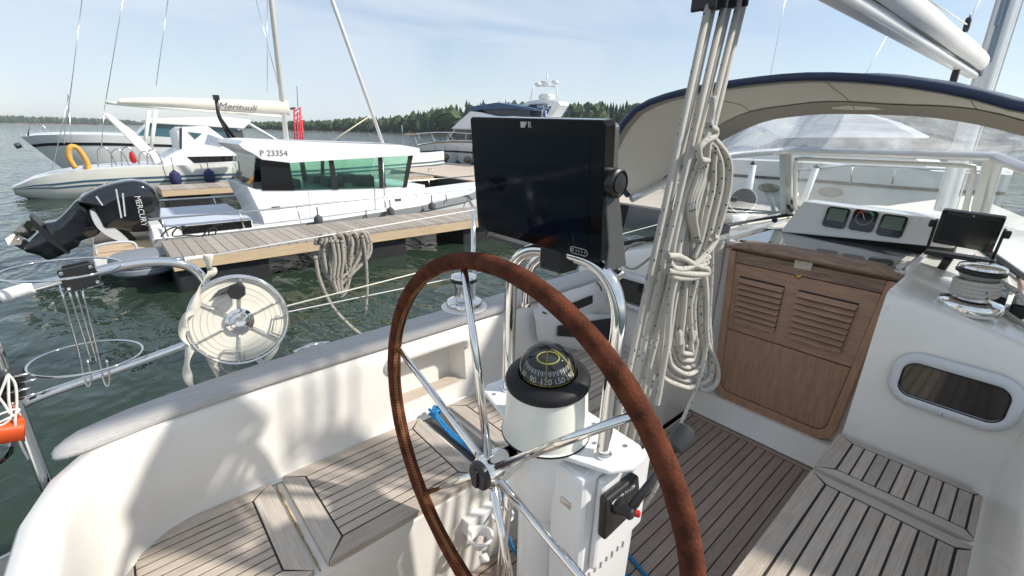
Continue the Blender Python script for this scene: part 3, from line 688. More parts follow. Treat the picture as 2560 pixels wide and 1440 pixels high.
MB().lathe([(.020, 0), (.019, .010), (.014, .013), (.013, .034), (.009, .038)], c, (0, -1, 0), 20).build('lever_boss', BLK, ec)
b = c+Vector((0, -.026, 0)); kn = P(1698, 1100, y=.375)
MB().tube([b, b.lerp(kn, .5)+Vector((.0, 0, -.006)), kn], [.010, .008, .0085], 10).build('lever', mat('charcoal_plastic', (.035, .036, .038), .45), ec)
d = (kn-b).normalized()
MB().lathe([(.012, -.025), (.021, -.018), (.024, .01), (.021, .03), (.010, .036)], kn, d, 18).build('lever_knob', mat('charcoal_plastic', (.035, .036, .038), .45), ec)
c3 = P(1576, 1277, y=.378); MB().lathe([(.0075, 0), (.0075, .014), (.005, .017)], c+Vector((.016, -.026, -.010)), (.5, -.8, -.1), 12).build('stop_button', RED, ec)
for px, py in ((1462, 1228), (1452, 1352)):
    q = P(px, py, y=.50); MB().box((.6135, .49, q.z-.008), (.622, .52, q.z+.008)).build('latch', STEEL, ec, bevel=.002)
m = MB()
for i in range(7): m.box((.665+.022*i, .4585, 1.318+.004*(i % 2)), (.668+.022*i, .461, 1.338))
m.build('worn_lettering', LGREY, ec)

# ================================================================== compass
CC = Vector((.652, .609, pz))
cps = thing('compass', 'white pedestal compass with black bezel and clear dome', 'compass', CC)
MB().lathe([(.100, 0), (.100, .004), (.0965, .006), (.0955, .03), (.0885, .128)], CC, (0, 0, 1), 48).build('housing', CREAM, cps)
MB().lathe([(.1015, .0), (.1015, .0035), (.097, .005)], CC, (0, 0, 1), 48).build('gasket', RUB, cps)
tilt = Vector((-.10, -.05, 1)).normalized(); B0 = CC+Vector((0, 0, .126))
bz = MB().lathe([(.088, 0), (.0935, .003), (.0945, .012), (.090, .021), (.076, .028), (.066, .030), (.064, .026)], B0, tilt, 48).build('bezel', RUB, cps)
text('SILVA', .017, B0+Vector((-.079, .053, .010)), Vector((-.55, -.83, 0)), Vector((-.3, .2, .8)), WPLAST, bz)
D0 = B0+tilt*.028
MB().lathe([(.064*math.cos(t), .064*math.sin(t)*1.02) for t in [i*math.pi/2/10 for i in range(11)]], D0, tilt, 40).build('dome', glass('compass_dome', (.94, .96, .94), .05), cps)
MB().lathe([(.0615, -.002), (.0610, 0), (.001, 0)], D0, tilt, 40).build('bowl', BLKG, cps)
# conical card facing the helm with ticks and figures
ax = tilt; f_ = Vector((-.76, -.64, 0)); f_ = (f_-ax*f_.dot(ax)).normalized(); g_ = ax.cross(f_)
card = MB().lathe([(.056, .002), (.0575, .006), (.042, .030), (.02, .033), (.001, .033)], D0, ax, 40).build('card', BLK, cps)
def cone(a, h, off=.0012):       # point on the card cone: a = angle from the helm side, h 0..1
    r = .0575+(.042-.0575)*h+off; dirv = f_*math.cos(a)+g_*math.sin(a); return D0+dirv*r+ax*(.006+.024*h)
m = MB()
for k in range(-24, 25):
    a = math.radians(k*5); w = .016 if k % 2 == 0 else .009; h0 = .72 if k % 2 else .60
    m.add([cone(a-w, h0), cone(a+w, h0), cone(a+w, .95), cone(a-w, .95)], [(0, 1, 2, 3)])
m.build('tick_marks', WPLAST, card)
for k, s_ in ((-60, '60'), (-30, '90'), (0, '120'), (30, '150'), (60, '180')):
    a = math.radians(k); xd = (-f_*math.sin(a)+g_*math.cos(a)); yd = cone(a, 1)-cone(a, 0)
    text(s_, .0175, cone(a, .02, .002), xd, yd, WPLAST, card, align='CENTER', depth=.0002)
m = MB(); m.tube([cone(math.radians(t*6), -.10, .002) for t in range(-9, 10)], .0007, 5); m.build('ring_mark', YEL, card)
m = MB(); m.tube([D0+ax*.0345+(f_*math.cos(t)+g_*math.sin(t))*.024 for t in [i*math.pi/12 for i in range(24)]], .0016, 5, closed=True); m.build('card_ring', mat('yellow_green_card', (.42, .42, .08), .5), card)
for a, nm in ((0, 1), (1.15, 1)):
    m = MB(); m.tube([D0+(f_*math.cos(a)+g_*math.sin(a))*(.0605*math.cos(t))+ax*(.0605*math.sin(t)) for t in [i*math.pi/2*.9/8+.05 for i in range(9)]], .0011, 5); m.build('lubber_line', YEL, cps)

# ================================================================== large chart plotter
mc = Vector((.655, .689, 2.199)); mW, mH = .366, .2555
mr_ = Vector((.02825, -.99934, -.02274)).normalized(); mu_ = Vector((-.10258, -.0255, .9944)); mu_ = (mu_-mr_*mu_.dot(mr_)).normalized(); mn = mr_.cross(mu_).normalized()
if mn.x > 0: mn = -mn
plo = thing('chart_plotter', 'large black chart plotter screen mounted on the guard tube above the wheel', 'chart plotter', gl[len(gp)*7])
plate(mc-mn*.030, mW, mH, .010, .030, 'bezel', BEZ, plo, mr_, mu_, mn)
scr = plate(mc, mW*.835, mH*.79, .002, .0008, 'screen', SCREEN, plo, mr_, mu_, mn)
plate(mc-mn*.050, mW*.97, mH*.95, .012, .020, 'casing', DGREY, plo, mr_, mu_, mn)
plate(mc-mn*.080, mW*.80, mH*.66, .02, .030, 'rear_casing', DGREY, plo, mr_, mu_, mn)
lg = mc+mu_*(mH/2-.0235)-mr_*.0205+mn*.0006
m = MB(); m.prism([lg+mr_*a+mu_*b for a, b in ((0, .006), (0, .017), (.018, .017), (.011, .006))], mn*.0006); m.build('logo_mark', ROCKC, plo)
text('R', .0165, lg+mr_*.0200+mu_*.006, mr_, mu_, ROCKC, plo)
bc = mc-mu_*(mH/2-.0135)+mr_*(mW/2-.052)+mn*.0004
m = MB(); pts = []
for sx, a0_ in ((1, -90), (-1, 90)):
    for k in range(9):
        a = math.radians(a0_+180*k/8); pts.append(bc+mr_*(sx*.015+.0065*math.cos(a))+mu_*.0065*math.sin(a))
m.tube(pts, .0006, 5, closed=True)
for k in range(4):
    q = bc+mr_*(-.006+.007*k); m.tube([q-mr_*.0014+mu_*.0025, q+mr_*.0014, q-mr_*.0014-mu_*.0025], .0006, 4)
m.tube([bc+mr_*(-.016+.003*math.cos(t))+mu_*.003*math.sin(t) for t in [i*.628 for i in range(10)]], .0007, 4, closed=True)
m.build('touch_keys', ROCKC, plo)
ke = mc+mr_*(mW/2+.006)-mn*.028+mu_*.02
MB().lathe([(.026, -.016), (.027, .0), (.026, .008), (.0225, .011), (.022, .008), (.018, .008), (.017, .011), (.004, .012)], ke, mr_, 28).build('clamp_knob', BLK, plo)
ke2_ = mc-mr_*(mW/2+.004)-mn*.028+mu_*.02
for s_ in (1, -1):
    b0 = mc+mr_*s_*(mW/2-.006)-mn*.028
    pr_ = [(-.020, .035), (.014, .035), (.020, .0), (.035, -.06), (.050, -.12), (.060, -.155), (-.010, -.155), (-.006, -.10), (-.018, -.03)]
    MB().prism([b0-mn*a+mu_*bb for a, bb in pr_], mr_*s_*.008).build('bracket_arm', DGREY, plo, bevel=.004)
MB().prism([mc-mn*(.028+a)+mu_*(-.150)-mr_*(mW/2-.01) for a in (-.0,)]+[mc-mn*(.09)+mu_*(-.150)-mr_*(mW/2-.01), mc-mn*.09+mu_*(-.158)-mr_*(mW/2-.01), mc-mn*.028+mu_*(-.158)-mr_*(mW/2-.01)], mr_*(mW-.02)).build('bracket_base', DGREY, plo, bevel=.002)
bp_ = P(1397, 640, x=.705); m = MB(); m.box((bp_.x-.028, bp_.y-.032, bp_.z-.030), (bp_.x+.03, bp_.y+.032, mc.z-.128)); m.build('mount_block', BLK, plo, bevel=.006)
q0 = mc+mr_*(mW/2-.02)-mn*.05-mu_*.03
MB().tube(spl([q0+mu_*.05, q0-mn*.01+mr_*.018-mu_*.02, q0-mn*.016+mr_*.012-mu_*.07, q0-mn*.01-mu_*.11, q0-mr_*.03-mu_*.125], 6), .0035, 8).build('cable', BLK, plo)

# ================================================================== small chart plotter by the companionway
sx = 2.52
sq = T([(2352, 524), (2516, 544), (2480, 634), (2334, 606)], x=sx)
sq[2] = P(2480, 634, x=sx+.05); sq[3] = P(2334, 606, x=sx+.05)
sR = ((sq[1]-sq[0])+(sq[2]-sq[3])).normalized(); sU = (sq[0]-sq[3]).normalized(); sU = (sU-sR*sU.dot(sR)).normalized(); sN = sR.cross(sU); sN = sN if sN.x < 0 else -sN
sc = sum(sq, Vector())/4; sW = ((sq[1]-sq[0]).length+(sq[2]-sq[3]).length)/2; sH = ((sq[0]-sq[3]).length+(sq[1]-sq[2]).length)/2
spo = thing('chart_plotter', 'small black chart plotter on a bracket beside the companionway hatch', 'chart plotter', (sc.x, sc.y, zroof(sc.y)))
plate(sc-sN*.02, sW, sH, .008, .02, 'bezel', BLKG, spo, sR, sU, sN); plate(sc-sN*.05, sW*.85, sH*.8, .01, .03, 'casing', BLK, spo, sR, sU, sN)
plate(sc, sW*.84, sH*.74, .002, .0008, 'screen', mat('dim_screen', (.012, .012, .013), .15), spo, sR, sU, sN)
text('R', .010, sc+sU*(sH/2-.013)+sN*.0006, sR, sU, ROCKC, spo)
for s_ in (1, -1):
    b0 = sc+sR*s_*(sW/2+.004)-sN*.02
    MB().prism([b0+sU*.02-sN*.012, b0+sU*.02+sN*.012, b0-sU*(sH/2+.035)+sN*.012, b0-sU*(sH/2+.035)-sN*.02], sR*s_*.010).build('bracket_arm', BLK, spo, bevel=.003)
    MB().lathe([(.016, 0), (.016, .014), (.008, .016)], b0+sR*s_*.010, sR*s_, 14).build('clamp_knob', BLK, spo)
bb = sc-sU*(sH/2+.038)
MB().box((bb.x-.035, bb.y-sW/2-.02, bb.z-.010), (bb.x+.03, bb.y+sW/2+.01, bb.z+.006)).build('bracket_base', BLK, spo, bevel=.003)
m = MB(); m.tube([(bb.x, bb.y+.02, bb.z), (bb.x-.01, bb.y+.035, zroof(bb.y)-.002)], .016, 10); m.build('mount_stem', BLK, spo)

# ================================================================== winches
def winch(name, label, base, s, rope=None):
    w = thing(name, label, 'winch', base)
    b = Vector(base)
    MB().lathe([(.082*s, 0), (.084*s, .003*s), (.083*s, .030*s), (.080*s, .035*s), (.060*s, .042*s), (.050*s, .044*s)], b, (0, 0, 1), 32).build('base', CHROME, w)
    MB().lathe([(.050*s, .043*s), (.045*s, .050*s), (.042*s, .075*s), (.043*s, .105*s), (.052*s, .125*s), (.055*s, .128*s)], b, (0, 0, 1), 28).build('drum', STEEL, w)
    MB().lathe([(.055*s, .128*s), (.062*s, .132*s), (.063*s, .140*s), (.056*s, .144*s)], b, (0, 0, 1), 28).build('jaw', BLK, w)
    MB().lathe([(.057*s, .144*s), (.061*s, .148*s), (.058*s, .156*s), (.040*s, .162*s), (.018*s, .164*s), (.016*s, .160*s), (.001, .158*s)], b, (0, 0, 1), 28).build('top_cap', CHROME, w)
    if rope:
        m = MB(); pts = [b+Vector((.053*s*math.cos(t), .053*s*math.sin(t), .058*s+.052*s*t/(2*math.pi*4.2))) for t in [i*math.pi/10 for i in range(int(20*4.2))]]
        pts += [b+Vector(q) for q in rope]
        m.tube(pts, .0085, 8); m.build('wound_rope', ROPE, w)
    return w
wb_y = .055
winch('winch', 'chrome winch wound with cream rope on the cabin top', (2.09, wb_y, zroof(wb_y)-.001), 1.0, [(.06, -.02, .115), (.02, -.09, .09), (-.03, -.17, .02), (-.1, -.26, -.02)])
winch('winch', 'bare chrome winch on the far coaming behind the wheel rim', (1.06, 1.50, 1.583), .92)
m = MB(); m.lathe([(.098, 0), (.098, .006), (.092, .009)], (1.06, 1.50, 1.583), (0, 0, 1), 32); m.build('winch_pad', GEL, yacht)

# rope clutches on the cabin top
cl = thing('rope_clutch', 'black rope clutches with grey levers beside the cabin top winch', 'rope clutch', (2.36, -.03, zroof(0)))
for k in range(3):
    y = .05-.055*k; z = zroof(y)
    MB().box((2.24, y-.020, z-.002), (2.40, y+.020, z+.045)).build('body', BLK, cl, bevel=.006)
    MB().box((2.20, y-.014, z+.047), (2.30, y+.014, z+.060), rot=Matrix.Rotation(.18, 3, 'Y')).build('lever', LGREY, cl, bevel=.004)
for k in range(4):
    y = .07-.05*k
    tag(MB().tube([(2.44, y, zroof(y)+.028), (2.62, y+.01, zroof(y)+.02), (3.1, y+.05, zroof(y)+.014)], .007, 8).build('halyard', ROPEW if k % 3 else mat('pink_cord', (.62, .42, .38), .8), None), ('first', 'second', 'third', 'fourth')[k]+' of four pale halyards from the hatch, leading into the cabin top clutches', 'rope', 'halyards on the cabin top')
tag(MB().tube(spl([(2.22, -.02, zroof(-.02)+.012), (2.14, -.10, zroof(-.1)+.010), (2.10, -.22, zroof(-.22)+.010), (2.2, -.4, zroof(-.4)+.010)], 6), .008, 8).build('rope_tail', ROPE, None), 'cream rope tail lying on the cabin top beside the wound winch', 'rope')

# port side cabin top: jammer and heap of rope
jy = P(1800, 578, z=zroof(1.0)).y
jp = P(1802, 580, z=1.79)
jam = thing('rope_clutch', 'black rope jammer on the cabin top left of the companionway', 'rope clutch', (jp.x, jp.y, 1.79))
MB().box((jp.x-.05, jp.y-.025, zroof(jp.y)-.002), (jp.x+.06, jp.y+.025, zroof(jp.y)+.05)).build('body', BLK, jam, bevel=.006)
MB().box((jp.x-.07, jp.y-.016, zroof(jp.y)+.05), (jp.x+.03, jp.y+.016, zroof(jp.y)+.062)).build('lever', BLK, jam, bevel=.003)
for k, (yy, mm) in enumerate(((.0, ROPEW), (-.02, ROPEW))):
    pass
tag(MB().tube(spl([(jp.x+.02, jp.y, zroof(jp.y)+.022), (jp.x+.4, jp.y-.01, zroof(jp.y)+.02), (jp.x+1.0, jp.y-.1, zroof(jp.y)+.02)], 5), .006, 8).build('halyard', ROPEW, None), 'pale rope running forward from the left cabin top jammer', 'rope')
hp = P(1600, 585, z=1.72)
m = MB(); r2 = random.Random(3); pts = []
for i in range(90):
    t = i*.55; rr = .05+.03*math.sin(i*.9); pts.append(Vector((hp.x+rr*1.5*math.cos(t)+.02*math.sin(i*.31), hp.y-.03+rr*math.sin(t), zroof(hp.y)+.014+.030*(i/90)+.008*math.sin(i*1.7))))
m.tube(spl(pts, 3), .0085, 7); tag(m.build('rope_heap', ROPE, None), 'loose heap of rope on the cabin top behind the large plotter', 'rope')
# grey rope loop hanging down the bulkhead
lp = spl([P(a, b, x=1.90) for a, b in ((1612, 606), (1580, 612), (1556, 638), (1562, 665), (1585, 672), (1612, 655), (1640, 630), (1650, 605))], 6)
tag(MB().tube(lp, .006, 8).build('rope_loop', ROPEG, None), 'grey rope loop hanging over the bulkhead edge behind the mainsheet', 'rope')

# ================================================================== mainsheet tackle and hanging coil
BY = .545
ms = thing('mainsheet', 'mainsheet tackle of flecked white ropes running from boom block to cockpit sole', 'mainsheet', (.93, .62, SOLEZ))
tops = [(1770, 18), (1808, 22), (1845, 18), (1781, 24), (1820, 26), (1856, 24)]
bots = [(1554, 1010), (1576, 1010), (1600, 1010), (1566, 1010), (1588, 1010), (1614, 1010)]
for k in range(6):
    yt_ = .60+(.02 if k > 2 else 0); a = P(*tops[k], y=yt_); b = P(*bots[k], y=.60+(.03 if k > 2 else 0)); d = b-a
    e = a+d*((SOLEZ+.16-a.z)/d.z)
    MB().tube([a-d*.06, a.lerp(e, .3), a.lerp(e, .6), e], .0078, 10).build('rope_strand', ROPE, ms)
bt = P(1808, -56, y=.61)
for k in range(4):
    y = .61; c = bt+Vector((-.045+.033*k, 0, 0)); c = P(1768+27*k, -50, y=.61)
    MB().box((c.x-.005, c.y-.03, c.z-.06), (c.x+.005, c.y+.03, c.z+.075)).build('block_cheek', BLK, ms, bevel=.003)
MB().box((bt.x-.05, .59, bt.z+.045), (bt.x+.055, .63, bt.z+.09)).build('block_head', STEEL, ms, bevel=.004)
MB().tube([(bt.x, .60, bt.z+.08), (bt.x+.01, .56, 2.72)], .007, 8).build('shackle', STEEL, ms)
e = Vector((.925, .615, SOLEZ+.012)); m = MB()
m.box((e.x-.09, e.y-.025, SOLEZ+.010), (e.x+.10, e.y+.03, SOLEZ+.05)); m.box((e.x-.06, e.y-.02, SOLEZ+.05), (e.x+.07, e.y+.025, SOLEZ+.18)); m.build('lower_block', BLK, ms, bevel=.006)
def depth(px, py, off): return P(px, py, y=.585+off)
coil = thing('rope_coil', 'bundled coil of flecked white rope hanging from the mainsheet', 'rope coil', P(1720, 1000, y=.585))
def cr(pts, off=0, r=.0078, name='rope_turn', n=7):
    return MB().tube(spl([depth(a, b, off+(o[0] if o else 0)) for a, b, *o in pts], n), r, 9).build(name, ROPE, coil)
# upper loops (bight through the knot, then down to the waist)
for k, (dx, off) in enumerate(((0, 0), (10, .012), (21, .004), (31, .016), (40, .008))):
    cr([(1745-dx*.2, 600, .0), (1735-dx*.3, 520), (1755-dx*.3, 450), (1768-dx*.1, 395), (1772, 352+dx*.4), (1790+dx*.10-8, 345+dx*.9), (1822-dx*.95, 400+dx*.5), (1822-dx, 470), (1806-dx, 540), (1788-dx*.9, 600), (1765-dx*.8, 650)], off-.01)
# finishing hitch at the top
cr([(1772, 300), (1778, 318), (1790, 326), (1786, 342), (1765, 352), (1748, 372), (1752, 398), (1770, 402)], -.03)
cr([(1782, 240), (1778, 300), (1768, 330), (1762, 352), (1775, 352), (1788, 335)], -.024)
# lower loops
for k in range(7):
    xa, xl, xr, xb_, yb = 1684+6*k, 1652+9*k, 1778-9*k, 1764-5*k, 968-17*k
    off = .006*((k*3) % 5)-.014; mid = (xl+xr)/2
    cr([(xa+4, 655), (xa, 700), (xl+12, 780), (xl+2, 860), (xl, yb-55), (xl+8, yb-22), (mid-10, yb-2), (mid+14, yb), (xr-6, yb-20), (xr+2, yb-55), (xr-3, 850), (xr-8, 770), (xb_, 700), (xb_-4, 655)], off)
# straight upper falls between knot and waist
for k in range(5):
    cr([(1768+2*k, 365+6*k), (1742+6*k, 420+10*k), (1708+12*k, 510), (1690+14*k, 580), (1680+16*k, 640), (1680+14*k, 690)], .012+.006*(k % 3))
# waist wraps
cr([(1672, 655), (1690, 672), (1725, 668), (1760, 640), (1790, 600), (1782, 590)], -.045)
cr([(1668, 640), (1700, 642), (1740, 664), (1766, 672), (1768, 684), (1735, 686), (1690, 680), (1668, 676)], -.045)
for k in range(4):
    yy0 = 646+12*k
    cr([(1672+2*k, yy0), (1684, yy0+10), (1720, yy0+14), (1752, yy0+8), (1772-3*k, yy0-4)], -.032-.003*k)
# free end and side loop
cr([(1690, 690), (1676, 760), (1668, 860), (1655, 940), (1645, 1000), (1642, 1012)], -.035)
cr([(1762, 690), (1766, 760), (1768, 850), (1788, 900), (1796, 940), (1786, 965), (1766, 975), (1746, 972)], -.02)
tail = spl([depth(1780, 600, -.02), depth(1778, 700, -.02), depth(1768, 850, -.02), depth(1748, 950, -.02), P(1702, 1060, y=.57), P(1640, 1220, y=.54), P(1570, 1320, y=.60)], 8)
MB().tube(tail, .0060, 8).build('tail', ROPE, coil)

# blue steering lines
for k in range(2):
    o = Vector((.018*k, .012*k, 0)); p0 = P(1085, 1025, z=SEATZ+.03)
    pts = [p0, P(1095, 1050, z=SEATZ+.012), P(1130, 1090, z=SEATZ-.003), P(1180, 1130, z=SEATZ), P(1215, 1165, z=SEATZ-.0)]
    pts = [p+o*.6 for p in pts]+[Vector((.80, .93, 1.16)), Vector((.80, .90, 1.0)), Vector((.84, .84, .885)), Vector((.98, .74, .874)), Vector((1.05, .6, .874))]
    tag(MB().tube(spl(pts, 6), .0058, 8).build('blue_line', BLUER, None), ('upper' if k == 0 else 'lower')+' of two blue ropes leading out of the port seat slot', 'rope', 'blue ropes in the cockpit')
kn0 = P(1088, 1030, z=SEATZ+.02); m = MB(); pts = [kn0+Vector((.018*math.cos(t*1.3), .018*math.sin(t*2.1), .014*math.sin(t*1.7))) for t in [i*.5 for i in range(28)]]
m.tube(spl(pts, 3), .0058, 7); tag(m.build('rope_knot', BLUER, None), 'knot of blue rope at the head of the port seat slot', 'rope')
for k, pp in enumerate(([(1555, 1370), (1590, 1410), (1640, 1470)], [(1535, 1400), (1560, 1430), (1600, 1480)])):
    tag(MB().tube(spl([P(a, b, z=SOLEZ+.020) for a, b in pp], 5), .007, 8).build('blue_line', BLUER, None), 'blue rope on the cockpit sole beside the pedestal, '+('farther' if k == 0 else 'nearer')+' of two', 'rope', 'blue ropes in the cockpit')

# canvas pockets on the coaming
for k, (pp, mesh, lab) in enumerate(((((1345, 752), (1505, 700), (1512, 772), (1352, 850)), ((1395, 772), (1482, 738), (1482, 758), (1392, 796)), 'upper'), (((1333, 770), (1540, 790), (1545, 900), (1345, 850)), ((1396, 815), (1530, 795), (1532, 850), (1394, 840)), 'lower'))):
    yy = 1.372-.012-.012*k
    q = T(pp, y=yy); q = [Vector((v.x, yy, v.z)) for v in q]
    bag = thing('canvas_pocket', lab+' white canvas pocket with mesh front hanging on the coaming', 'storage pocket', sum(q, Vector())/4)
    c_ = sum(q, Vector())/4; bulge = []
    n = 8
    rows = [[q[0].lerp(q[1], i/n).lerp(q[3].lerp(q[2], i/n), j/n)+Vector((0, -.030*math.sin(math.pi*i/n)**.6*math.sin(math.pi*j/n)**.6+.003*math.sin(i*2.1+j*1.3), 0)) for i in range(n+1)] for j in range(n+1)]
    MB().loft(rows, False, False).build('cloth', WCANV, bag)
    mq = [Vector((P(a, b, y=yy-.034).x, yy-.034, P(a, b, y=yy-.034).z)) for a, b in mesh]
    MB().prism(mq, (0, .003, 0)).build('mesh_panel', mat('black_mesh', (.03, .03, .032), .7, noise=.5, nscale=400), bag)
for px, py, dx, dy in ((1492, 705, 12, 22), (1352, 778, 14, 6)):
    a, b = P(px, py, y=1.35), P(px+dx, py+dy, y=1.335); tag(MB().tube([a, a.lerp(b, .5)+Vector((0, -.008, 0)), b], .0035, 6).build('toggle', BLK, None), 'small black toggle on the '+('upper' if px > 1400 else 'lower')+' canvas pocket', 'toggle')

# ================================================================== sprayhood
hood = thing('sprayhood', 'arched beige sprayhood with navy edge and clear front window over the companionway', 'sprayhood', (2.5, YC, 1.8))
hy = [(1.470, 2.02), (1.500, 2.12), (1.485, 2.213), (1.44, 2.31), (1.355, 2.405), (1.20, 2.458), (.978, 2.489), (.681, 2.503), (.437, 2.479), (.23, 2.434), (.089, 2.386), (-.12, 2.345), (-.35, 2.31), (-.58, 2.27), (-.76, 2.18), (-.86, 2.02), (-.88, 1.78)]  # starboard end stretched wide, out of view, to shade the starboard seat
aft = resample(spl([wt[0]+Vector((0, .012, .01))]+[Vector((2.0-(.02 if z > 2.2 else 0), y, z)) for y, z in hy[1:]], 6), 41)
fy = T([(1700, 447), (1735, 400), (1790, 347), (1900, 293), (2000, 275), (2100, 269), (2300, 274), (2440, 292), (2560, 320)], x=2.78)
fy = [wk0+Vector((0, .012, .01)), P(1735, 402, x=2.62)]+fy[2:]+[Vector((2.75, -.14, 2.28)), Vector((2.7, -.42, 2.2)), Vector((2.6, -.7, 2.05)), Vector((2.5, -.86, 1.75))]  # added starboard width carried on at the front edge
fwd_ = resample(spl(fy, 6), 41)
rows = []
for j in range(9):
    t = j/8; rows.append([aft[i].lerp(fwd_[i], t)+Vector((0, 0, .045*math.sin(math.pi*t)*min(1, min(i, 40-i)/9)+.005*math.sin(i*.9+j*2)+.006*math.sin(i*.33+j*.8))) for i in range(41)])
# resample rows so the crown stays smooth
m = MB(); m.loft(rows, False, False)
m.loft([[p+Vector((0, (p.y-YC)*.006, .004)) for p in r] for r in rows], False, False); m.build('canopy_lining', CANVAS, hood)
for i_ in (9, 15, 21, 26):
    MB().tube([r[i_]+Vector((0, 0, -.002)) for r in rows], .0014, 5).build('seam', CANVD, hood)
m = MB(); m.loft([[p+Vector((-.004, (p.y-YC)*.014, .010)) for p in r] for r in rows], False, False); m.build('canopy', NAVY, hood)
m = MB(); m.tube([p+Vector((-.004, (p.y-YC)*.010, .006)) for p in aft], .015, 10); m.build('edge_binding', NAVY, hood)
m = MB(); m.loft([[p+Vector((.004, 0, -.006)) for p in aft], [p+Vector((.05, 0, -.010)) for p in aft], [p+Vector((.05, 0, -.006)) for p in aft]], False, False); m.build('hem', CANVD, hood)
m = MB(); m.tube([p+Vector((.012, 0, .012)) for p in fwd_], .009, 8); m.build('hoop', CANVD, hood)
m = MB(); b1 = fwd_; b2 = [p+Vector((.03, 0, -.028)) for p in fwd_]; m.loft([[p+Vector((-.004, 0, -.004)) for p in rows[-2]], [p+Vector((0, 0, -.006)) for p in b1], b2], False, False); m.build('window_hem', CANVD, hood)
# clear window between front hoop and windscreen frame
rail = resample([wt[0], wk0, wk1, wt[1], wt[2], wt[3]], 41)
sel = list(range(3, 36))
rows = [[b2[i].lerp(rail[min(40, max(0, int((i-3)*40/32)))], t)+Vector((.05*math.sin(math.pi*t), 0, .02*math.sin(math.pi*t))) for i in sel] for t in (0, .25, .5, .75, 1)]
m = MB(); m.loft(rows, False, False); m.build('window', VINYL, hood)

# ================================================================== boom with sail cover
boom = thing('boom', 'white boom with covered mainsail running overhead to the mast', 'boom', (5.3, .52, 2.7))
bl_ = P(2070, 0, y=.52); br_ = P(2428, 195, y=.52); bd = (br_-bl_); bd /= bd.x
tl_ = P(2302, 0, y=.52); tr_ = P(2472, 150, y=.52)
def zb(x): return bl_.z+bd.z*(x-bl_.x)
hs_ = lambda x: .095+.05*min(1, max(0, (x-.8)/4))
m = MB(); rows = []
xe = br_.x
for i in range(26):
    x = .35+(xe-.35)*i/25; h = hs_(x); zc_ = zb(x)+.028+h/2; sc_ = 1 if i < 25 else .93
    rows.append([Vector((x, .52+.072*math.cos(a)*sc_, zc_+h/2*math.sin(a)*sc_+.002*math.sin(x*5+a*3))) for a in [k*2*math.pi/24 for k in range(24)]])
m.loft(rows, True, True); m.build('sail_cover', mat('white_sail_cover', (.80, .79, .77), .75, noise=.04, nscale=2, bump=.2, bscale=300), boom)
m = MB(); m.loft([[Vector((x, .52+a, zb(x)+b)) for a, b in ((-.022, .0), (.022, .0), (.032, .014), (.032, .034), (-.032, .034), (-.032, .014))] for x in (.3, xe+.02)], True, True); ex = m.build('extrusion', WPAINT, boom, bevel=.004)
m = MB(); m.loft([[Vector((x, .52+s_*.040, zb(x)+b)) for s_, b in ((1, .0345), (-1, .0345), (-1, .044), (1, .044))] for x in (.3, xe)], True, True); m.build('bolt_rope_groove', DGREY, ex)
def block(c, s_, name, par, m_=BLK):
    c = Vector(c); o = MB().inflate([c+Vector((s_*.55*math.cos(a), 0, s_*math.sin(a))) for a in [i*math.pi/8 for i in range(16)]], (0, 1, 0), s_*.35).build(name, m_, par)
    MB().tube([c+Vector((0, 0, s_*.9)), c+Vector((0, 0, s_*1.5))], s_*.12, 6).build('shackle', STEEL, par); return o
block(P(2387, 190, y=.52), .05, 'vang_block', boom)
b0 = P(2418, 62, y=.50); block(b0, .038, 'lazy_block', boom); block(b0+Vector((.04, 0, -.09)), .035, 'lazy_block', boom)
MB().tube([b0, P(2320, 0, y=.50)], .004, 6).build('reef_line', ROPEW, boom); MB().tube([b0, P(2455, -10, y=.50)], .004, 6).build('reef_line', ROPEW, boom)
MB().box((xe, .48, zb(xe)+.02), (xe+.14, .56, zb(xe)+.12)).build('gooseneck', BLK, boom, bevel=.006)

# ================================================================== gear on the stern rail
reel_c = P(598, 798, y=1.58); rn = (CAM-reel_c).normalized(); rn = Vector((rn.x*.8, rn.y, rn.z*.45)).normalized()
RR = 107/F*((reel_c-CAM).dot(FW))
reel = thing('webbing_reel', 'round steel reel of cream webbing strapped to the stern rail', 'webbing reel', reel_c)
ru = Vector((0, 0, 1)); ru = (ru-rn*ru.dot(rn)).normalized(); rx = ru.cross(rn)
MB().lathe([(.02, -.022), (RR*.965, -.022), (RR*.97, 0), (RR*.965, .022), (.02, .024)], reel_c, rn, 48).build('webbing_roll', WEB, reel)
m = MB()
for k in range(5):
    r_ = RR*(.40+.12*k)
    m.tube([reel_c+rn*.0225+(rx*math.cos(t)+ru*math.sin(t))*(r_+.002*math.sin(3*t+k)) for t in [i*math.pi/24 for i in range(48)]], .0009, 4, closed=True)
m.build('wound_edge', mat('webbing_shadow', (.46, .43, .36), .9), reel)
for h in (-.03, .030):
    MB().tube([reel_c+rn*h+(rx*math.cos(t)+ru*math.sin(t))*RR for t in [i*math.pi/32 for i in range(64)]], .0042, 8, closed=True).build('wire_hoop', CHROME, reel)
for k in range(6):
    a = math.radians(80+60*k); d_ = rx*math.cos(a)+ru*math.sin(a)
    MB().tube([reel_c+rn*.030+d_*.03, reel_c+rn*.030+d_*RR], .0028, 6).build('wire_spoke', CHROME, reel)
for a in (-35, 235):
    a = math.radians(a); d_ = rx*math.cos(a)+ru*math.sin(a); d2 = rx*math.cos(a+.55)+ru*math.sin(a+.55)
    MB().tube([reel_c+rn*.031+d_*RR, reel_c+rn*.033+d_*RR*.72, reel_c+rn*.033+d2*RR*.72, reel_c+rn*.031+d2*RR], .0026, 6).build('wire_bracket', CHROME, reel)
MB().lathe([(.040, .024), (.040, .034), (.030, .038), (.027, .045), (.016, .050), (.014, .046), (.001, .045)], reel_c, rn, 28).build('hub', CHROME, reel)
